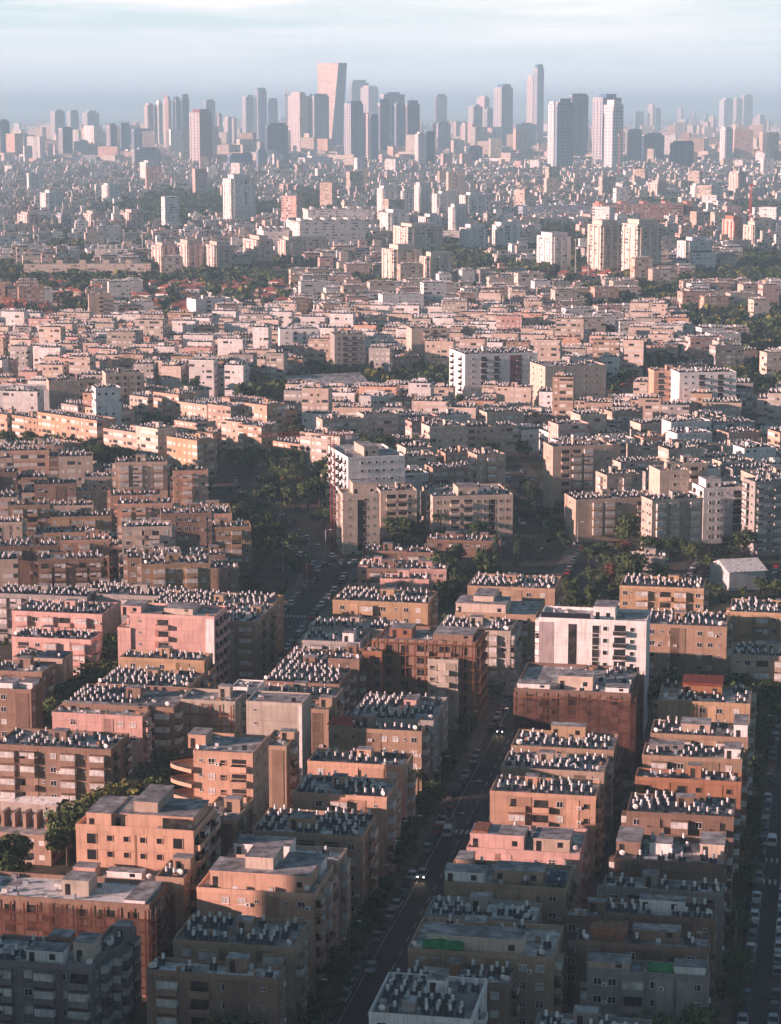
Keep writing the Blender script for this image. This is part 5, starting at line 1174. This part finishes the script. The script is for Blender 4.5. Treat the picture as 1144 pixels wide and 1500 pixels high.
# tower cranes
def crane(label, px, py, hh, jib, ang, col):
    p = at(px, py); root = link('tower_crane', None, None, (p[0], p[1], 0), ang); tag(root, label, 'crane', 'tower cranes'); s_ = hh / 45
    m = MB(); w2 = .7 * s_
    for x in (-w2, w2):
        for y in (-w2, w2): m.bar((x, y, 0), (x, y, hh), .16 * s_ + .04, 'attribute_paint', col)
    z_ = 0
    while z_ < hh - 1.5 * s_:
        for a, b2 in (((-w2, -w2), (w2, -w2)), ((w2, -w2), (w2, w2)), ((w2, w2), (-w2, w2)), ((-w2, w2), (-w2, -w2))): m.bar((*a, z_), (*b2, z_ + 1.5 * s_), .1 * s_ + .03, 'attribute_paint', col)
        z_ += 1.5 * s_
    link('mast', m.mesh('mast'), root); m = MB()
    for y, zz in ((-w2, hh), (w2, hh), (0, hh + 1.4 * s_)): m.bar((-jib * .28, y, zz), (jib, y if y else 0, zz), .14 * s_ + .03, 'attribute_paint', col)
    x = -jib * .28
    while x < jib: m.bar((x, w2, hh), (x + 1.2 * s_, 0, hh + 1.4 * s_), .09 * s_ + .03, 'attribute_paint', col); m.bar((x + 1.2 * s_, 0, hh + 1.4 * s_), (x + 2.4 * s_, -w2, hh), .09 * s_ + .03, 'attribute_paint', col); x += 2.4 * s_
    m.bar((0, 0, hh), (0, 0, hh + 6 * s_), .2 * s_, 'attribute_paint', col); m.bar((0, 0, hh + 6 * s_), (jib * .7, 0, hh + 1.4 * s_), .05 * s_ + .03, 'attribute_paint', col)
    link('jib', m.mesh('jib'), root); m = MB(); m.box(-jib * .28, -jib * .2, -.8 * s_, .8 * s_, hh - 1.6 * s_, hh, 'attribute_paint', (.4, .4, .4), bottom=True); link('counterweight', m.mesh('counterweight'), root)
crane('thin red tower crane in front of the nine-storey white block', 488, 806, 40, 24, math.pi + .15, (.35, .09, .07))
crane('red tower crane beside the red-brown block near the right edge', 1097, 352, 62, 30, 1.2, (.6, .10, .08))
crane('distant red crane on the left towers of the skyline', 246, 232, 185, 40, 2.2, (.5, .2, .18))
crane('distant red crane left of the shining glass tower', 421, 234, 190, 38, -1.3, (.5, .2, .18))
crane('pale red crane between the two right glass towers', 906, 262, 95, 30, 1.1, (.55, .2, .15))
# tall floodlight masts of the motorway
for i, (px, y0, y1) in enumerate(((210, 340, 384), (842, 352, 410), (861, 360, 418), (8, 320, 370), (58, 345, 372), (113, 338, 368), (183, 338, 368), (336, 330, 360), (945, 312, 345), (568, 350, 380))):
    p = at(px, y1); hh = solve_py(p, np.array([0, 0, 1.0]), y0); root = link('lighting_mast', None, None, (p[0], p[1], 0)); tag(root, 'tall slender lighting mast over distant trees, %s of its kind' % ordw(i), 'mast', 'tall lighting masts')
    m = MB(); m.tube((0, 0, 0), (0, 0, hh), .7, .4, 8, 'galvanised'); link('pole', m.mesh('pole'), root); m = MB(); m.tube((0, 0, hh), (0, 0, hh + .8), 1.6, 1.6, 10, 'galvanised'); link('lamp_ring', m.mesh('lamp_ring'), root)

# ------------------------------------------------------------------ trees
def leafcol(r, base): k = r.uniform(.55, 1.45); return (base[0] * k * r.uniform(.85, 1.2), base[1] * k, base[2] * k * r.uniform(.8, 1.1))
def crown(kind, r, n, base):
    m = MB(); cl = []
    if kind == 'broad':
        for i in range(11 if n > 200 else 6):
            a = r.uniform(0, 6.28); q = r.uniform(.05, .36); cl.append((q * math.cos(a), q * math.sin(a), r.uniform(.42, .86), r.uniform(.13, .24)))
        cl.append((0, 0, .68, .28))
    elif kind == 'cypress': cl = [(0, 0, .15 + .8 * i / 9, .11 * (1 - (i / 11) ** 2) + .02) for i in range(10)]
    for i in range(n):
        c = r.choice(cl); d = Vector((r.gauss(0, 1), r.gauss(0, 1), r.gauss(0, 1))).normalized(); rad = c[3] * r.uniform(.72, 1.08)
        p = Vector(c[:3]) + Vector((d.x * rad, d.y * rad, d.z * rad * (.8 if kind == 'broad' else 1.3))); s_ = (.035 if n > 400 else .06 if n > 150 else .11) * r.uniform(.6, 1.4) * (1 if kind == 'broad' else .6)
        nrm = (d + Vector((r.uniform(-.7, .7), r.uniform(-.7, .7), r.uniform(-.5, .7)))).normalized(); a = nrm.orthogonal().normalized(); b2 = nrm.cross(a)
        ang = r.uniform(0, 6.28); a, b2 = a * math.cos(ang) + b2 * math.sin(ang), b2 * math.cos(ang) - a * math.sin(ang)
        m.poly([tuple(p - a * s_ - b2 * s_ * .3), tuple(p + a * s_ * .2 - b2 * s_), tuple(p + a * s_ + b2 * s_ * .4), tuple(p - a * s_ * .3 + b2 * s_)], 'foliage', leafcol(r, base))
    return m
def trunk(kind, r):
    m = MB(); top = .55 if kind == 'broad' else .2; m.tube((0, 0, 0), (.01, .01, top * .7), .032, .02, 7, 'bark')
    if kind == 'broad':
        for i in range(5): a = i * 1.3 + r.random(); m.tube((.01, .01, .3 + .04 * i), (.22 * math.cos(a), .22 * math.sin(a), .62 + .03 * i), .015, .006, 5, 'bark')
    return m
def palm():
    t = MB(); t.tube((0, 0, 0), (.02, 0, .78), .03, .022, 8, 'bark'); c = MB(); r = random.Random(9)
    for i in range(26):
        a = r.uniform(0, 6.28); up = r.uniform(-.1, .5); prev = None
        for j in range(6):
            t_ = j / 5; rr_ = .30 * t_; zz = .78 + up * rr_ * 1.3 - .55 * rr_ * t_; w_ = .035 * (1 - t_ * .8); cx, cy = rr_ * math.cos(a), rr_ * math.sin(a); sx, sy = -math.sin(a) * w_, math.cos(a) * w_
            cur = ((cx - sx, cy - sy, zz - .02), (cx, cy, zz + .008), (cx + sx, cy + sy, zz - .02))
            if prev: c.poly([prev[0], prev[1], cur[1], cur[0]], 'foliage', leafcol(r, (.05, .07, .025))); c.poly([prev[1], prev[2], cur[2], cur[1]], 'foliage', leafcol(r, (.05, .07, .025)))
            prev = cur
    return t, c
tr = random.Random(77)
G1, G2, G3, G4 = (.035, .062, .022), (.052, .084, .028), (.10, .11, .026), (.026, .052, .026)
PROT = {'dark': [(trunk('broad', tr), crown('broad', tr, 900, G1)) for _ in range(2)], 'green': [(trunk('broad', tr), crown('broad', tr, 900, G2)) for _ in range(2)], 'yellowish': [(trunk('broad', tr), crown('broad', tr, 900, G3))],
        'cypress': [(trunk('cypress', tr), crown('cypress', tr, 600, G4))], 'palm': [palm()], 'reddish': [(trunk('broad', tr), crown('broad', tr, 700, (.09, .035, .025)))]}
PM = {k: [(a.mesh('trunk'), b2.mesh('crown')) for a, b2 in v] for k, v in PROT.items()}
LOWT = []
for k, base, n in (('broad', G1, 110), ('broad', G2, 110), ('cypress', G4, 70), ('broad', G3, 100)): LOWT.append(crown(k, tr, n, base).arrays())
TREES = []    # (x, y, height, kind, place)
def T(px, py, h, kind='dark', place=''): p = at(px, py); TREES.append([p[0], p[1], h, kind, place])
def Tline(x0, y0, x1, y1, n, h0, h1, place, kinds=('dark', 'dark', 'green'), jit=6):
    for i in range(n):
        t_ = (i + .5) / n; T(x0 + (x1 - x0) * t_ + tr.uniform(-jit, jit), y0 + (y1 - y0) * t_ + tr.uniform(-3, 3), tr.uniform(h0, h1), tr.choice(kinds), place)
Tline(440, 1560, 570, 1310, 11, 5, 8, 'on the left pavement of the main road')
Tline(580, 1290, 705, 1040, 14, 5, 8, 'on the left pavement of the main road')
Tline(690, 1330, 810, 1040, 9, 4, 6, 'on the right pavement of the main road')
Tline(722, 1040, 775, 940, 7, 6, 9, 'where the main road bends away')
for a in ((338, 1600, 13), (312, 1606, 12), (366, 1602, 11), (388, 1610, 9)): T(a[0], a[1], a[2], 'dark', 'in front of the bottom brown block')
for a in ((905, 1592, 10), (948, 1598, 10), (978, 1592, 13), (1012, 1596, 13), (875, 1596, 8), (1040, 1590, 9)): T(a[0], a[1], a[2], 'green', 'at the bottom right before the grey block')
for a in ((15, 1330, 11), (48, 1345, 9), (-5, 1300, 10), (30, 1290, 10), (60, 1600, 9), (20, 1606, 11), (95, 1600, 9), (135, 1600, 8), (160, 1610, 9)): T(a[0], a[1], a[2], 'dark', 'in the dark bottom left corner')
for a in ((100, 1268, 12), (120, 1256, 13), (108, 1240, 13), (140, 1236, 12), (150, 1226, 12), (182, 1224, 12), (206, 1214, 11), (226, 1200, 10), (165, 1232, 11), (204, 1188, 9), (222, 1168, 9), (240, 1150, 9), (90, 1252, 10), (128, 1266, 10)): T(a[0], a[1], a[2], 'yellowish' if a[0] in (150, 182, 165) else 'green', 'between the school hall and the salmon building')
for a in ((160, 1000, 12), (172, 980, 11), (150, 1015, 12), (138, 1030, 12), (120, 1045, 11), (100, 1058, 11), (84, 1070, 10), (60, 1082, 9), (40, 1100, 9), (165, 1020, 10), (108, 1035, 9), (20, 1095, 9)): T(a[0], a[1], a[2], 'dark' if a[0] % 3 else 'green', 'in the strip left of the tank-lined blocks')
for a in ((15, 1140, 8), (88, 1150, 7)): T(a[0], a[1], a[2], 'palm', 'beside the white-roofed school hall')
for a in ((612, 1178, 9), (420, 700, 10), (446, 742, 10), (414, 770, 11), (645, 790, 11), (600, 748, 9)): T(a[0], a[1], a[2], 'palm', 'one of the scattered palms')
for i, a in enumerate(((950, 1030, 12), (975, 1022, 13), (1000, 1018, 12), (1024, 1020, 13), (1048, 1022, 12), (1072, 1025, 13), (1095, 1030, 12), (1120, 1028, 12), (1140, 1030, 11), (1110, 1055, 11), (1128, 1075, 10), (1104, 1090, 9), (985, 1005, 11), (1030, 1004, 11), (1085, 1004, 12), (1130, 1004, 12))): T(a[0], a[1] + (34 if a[1] < 1050 else 12) + (12 if a[1] < 1010 else 0), a[2], 'dark' if i % 2 else 'green', 'in the dark grove right of the white tower')
Tline(1074, 1500, 1112, 1095, 13, 5, 8, 'on the left pavement of the right-hand road')
for i, a in enumerate(((650, 892, 9), (662, 876, 10), (676, 888, 9), (684, 868, 8), (655, 858, 9), (668, 840, 10), (650, 812, 9), (672, 815, 10))): T(a[0], a[1], a[2], 'dark' if i % 3 else 'green', 'in the grove before the long cream block')
for i, a in enumerate(((838, 905, 8), (835, 885, 9), (866, 892, 8), (880, 880, 9), (892, 865, 9), (900, 890, 8), (870, 862, 8), (886, 845, 9), (880, 826, 8), (862, 828, 7), (918, 822, 7), (858, 905, 7))): T(a[0], a[1], a[2], 'reddish' if i in (4, 10) else 'dark', 'in the grove at the top of the main road')
for i, a in enumerate(((372, 790, 9), (386, 802, 9), (398, 815, 8), (365, 760, 9), (380, 770, 9), (392, 782, 9), (378, 740, 9), (395, 742, 10), (412, 738, 10), (428, 735, 10), (442, 728, 10), (455, 720, 9), (462, 735, 8), (404, 722, 9), (420, 716, 9), (438, 708, 9), (395, 765, 8), (410, 800, 9), (432, 815, 9), (446, 850, 9), (455, 862, 8), (475, 775, 9), (388, 725, 9))): T(a[0], a[1], a[2], 'reddish' if i in (9, 20) else ('green' if i % 3 == 0 else 'dark'), 'along the tree-lined road')
Tline(560, 785, 640, 800, 9, 6, 9, 'at the foot of the cream blocks')
Tline(755, 745, 830, 800, 9, 5, 8, 'on the kerb of the upper road')
Tline(770, 720, 838, 780, 8, 6, 8, 'at the foot of the tall pink-ended block')
for i, a in enumerate(((262, 730, 13), (276, 726, 13), (286, 735, 12), (268, 745, 11), (716, 715, 12), (722, 700, 12), (500, 668, 13), (520, 675, 13), (540, 680, 13), (560, 682, 14), (580, 684, 14), (600, 686, 14), (618, 690, 12), (225, 645, 14), (230, 652, 13))): T(a[0], a[1], a[2], 'dark', 'standing between the rows of the middle quarters')
Tline(1005, 820, 1140, 880, 12, 5, 8, 'around the car park')
Tline(940, 812, 1000, 818, 6, 6, 8, 'around the car park')
Tline(0, 668, 180, 690, 16, 9, 12, 'in the long strip before the diagonal rows')
Tline(95, 672, 200, 700, 10, 9, 12, 'in the long strip before the diagonal rows')
far_t = []; r = random.Random(8)
for k in range(60000):
    y = 620 + r.random() ** .75 * 5000; x = r.uniform(-1, 1) * (y * .185 + 20); px, py = proj((x, y, 6)); zc = zone(px, py)
    pr = {'t': .72, 's': .40, 'r': .14, 'm': .16, 'd': .05, 'c': .10, 'a': .02}.get(zc, 0) * (1.0 if y < 2500 else .9)
    if r.random() > pr: continue
    if zc in 'dcasm' and blocked([(x, y)], 1): continue
    if near_road(x, y, 2): continue
    far_t.append((x, y, r.uniform(7, 13) if y < 2500 else r.uniform(8, 14), zc))
# keep out of buildings
allb = np.array([(f[0][0], f[0][1], f[1], f[2], f[3], math.cos(f[1]), math.sin(f[1])) for f in FILL] + [tuple(q) for q in FNP[:-NG]])
def inb(x, y, pad):
    dx, dy = x - allb[:, 0], y - allb[:, 1]; lx, ly = dx * allb[:, 5] - dy * allb[:, 6], dx * allb[:, 6] + dy * allb[:, 5]
    return bool(np.any((lx > -pad) & (lx < allb[:, 3] + pad) & (ly > -pad) & (ly < allb[:, 4] + pad)))
far_t = [t for t in far_t if not inb(t[0], t[1], 1.5)]
lost = [t for t in TREES if inb(t[0], t[1], .8)]; TREES = [t for t in TREES if not inb(t[0], t[1], .8)]
for q in sorted({t[4] for t in lost}): print('LOST', sum(t[4] == q for t in lost), q)
far_t.sort(key=lambda t: t[1])
nvis = 0; lowi = []
for x, y, h, zc in far_t:
    if len(TREES) + nvis < 296 + 0 and y < 1500 and see((x, y, h * .8)):
        TREES.append([x, y, h, r.choice(['dark', 'dark', 'green', 'cypress']), 'in the wooded strip of the middle distance']); 
    else: lowi.append((2 if r.random() < .15 else r.choice([0, 0, 1, 1, 3] if y < 2500 else [0, 0, 1]), x, y, 0, r.uniform(0, 6), h * r.uniform(.95, 1.3), h))
cnt = {}
kindw = {'dark': 'dark green leafy tree', 'green': 'green leafy tree', 'yellowish': 'yellow-green tree', 'cypress': 'slim dark cypress', 'palm': 'palm with drooping fronds', 'reddish': 'reddish-leaved tree'}
TREES.sort(key=lambda t: t[1])
for x, y, h, kind, place in TREES:
    key = (kind, place); i = cnt.get(key, 0); cnt[key] = i + 1; tm, cm = r.choice(PM[kind])
    root = link('palm_tree' if kind == 'palm' else 'cypress_tree' if kind == 'cypress' else 'leafy_tree', None, None, (x, y, 0), r.uniform(0, 6)); s_ = r.uniform(.9, 1.15)
    tag(root, '%s, %s nearest %s' % (kindw[kind], ordw(i), place), 'tree', 'trees %s' % place)
    link('trunk', tm, root, scale=(h * s_, h * s_, h)); link('crown', cm, root, scale=(h * s_ * (1.0 if kind == 'cypress' else 1.0), h * s_, h))
stuff('distant_trees', tile(LOWT, lowi), 'mass of dark green trees scattered through the far city and its parks', 'trees')
# undergrowth in the yards between the near rows
ug = []
for k in range(5000):
    y = r.uniform(300, 900); x = r.uniform(-1, 1) * (y * .185 + 8)
    if inb(x, y, .4) or near_road(x, y, -1.5): continue
    if r.random() < .35: ug.append((r.choice([0, 1]), x, y, -.6, r.uniform(0, 6), r.uniform(2, 4.2), r.uniform(1.8, 4)))
stuff('shrubbery', tile(LOWT, ug), 'dark shrubs growing in the yards between the blocks', 'shrubs')

# ------------------------------------------------------------------ air
hz = MB(); hz.box(-12000, 12000, -1500, 48000, -1, 300, 'earth', bottom=True)
me = hz.mesh('haze'); me.materials.clear(); hm_ = bpy.data.materials.new('haze_air'); hm_.use_nodes = True; t = hm_.node_tree; t.nodes.clear()
pv = t.nodes.new('ShaderNodeVolumePrincipled'); pv.inputs['Color'].default_value = (.48, .79, .98, 1); pv.inputs['Density'].default_value = .000105; pv.inputs['Anisotropy'].default_value = 0.0
op = t.nodes.new('ShaderNodeOutputMaterial'); t.links.new(pv.outputs[0], op.inputs['Volume']); me.materials.append(hm_)
# one closed shell: weld the corners
import bmesh
bm = bmesh.new(); bm.from_mesh(me); bmesh.ops.remove_doubles(bm, verts=bm.verts, dist=.01); bmesh.ops.recalc_face_normals(bm, faces=bm.faces); bm.to_mesh(me); bm.free()
ho = link('haze', me); ho['kind'] = 'stuff'; tag(ho, 'pale bluish haze thickening towards the horizon', 'haze')
print('objects', len(bpy.data.objects), 'fill', len(FILL), 'near', len(NEAR), 'chosen', len(chosen), 'trees', len(TREES), len(lowi), 'heaters', len(HEAT), len(LOWH), 'houses', len(HOUSE), 'cars', len(CARS), 'dishes', nd)
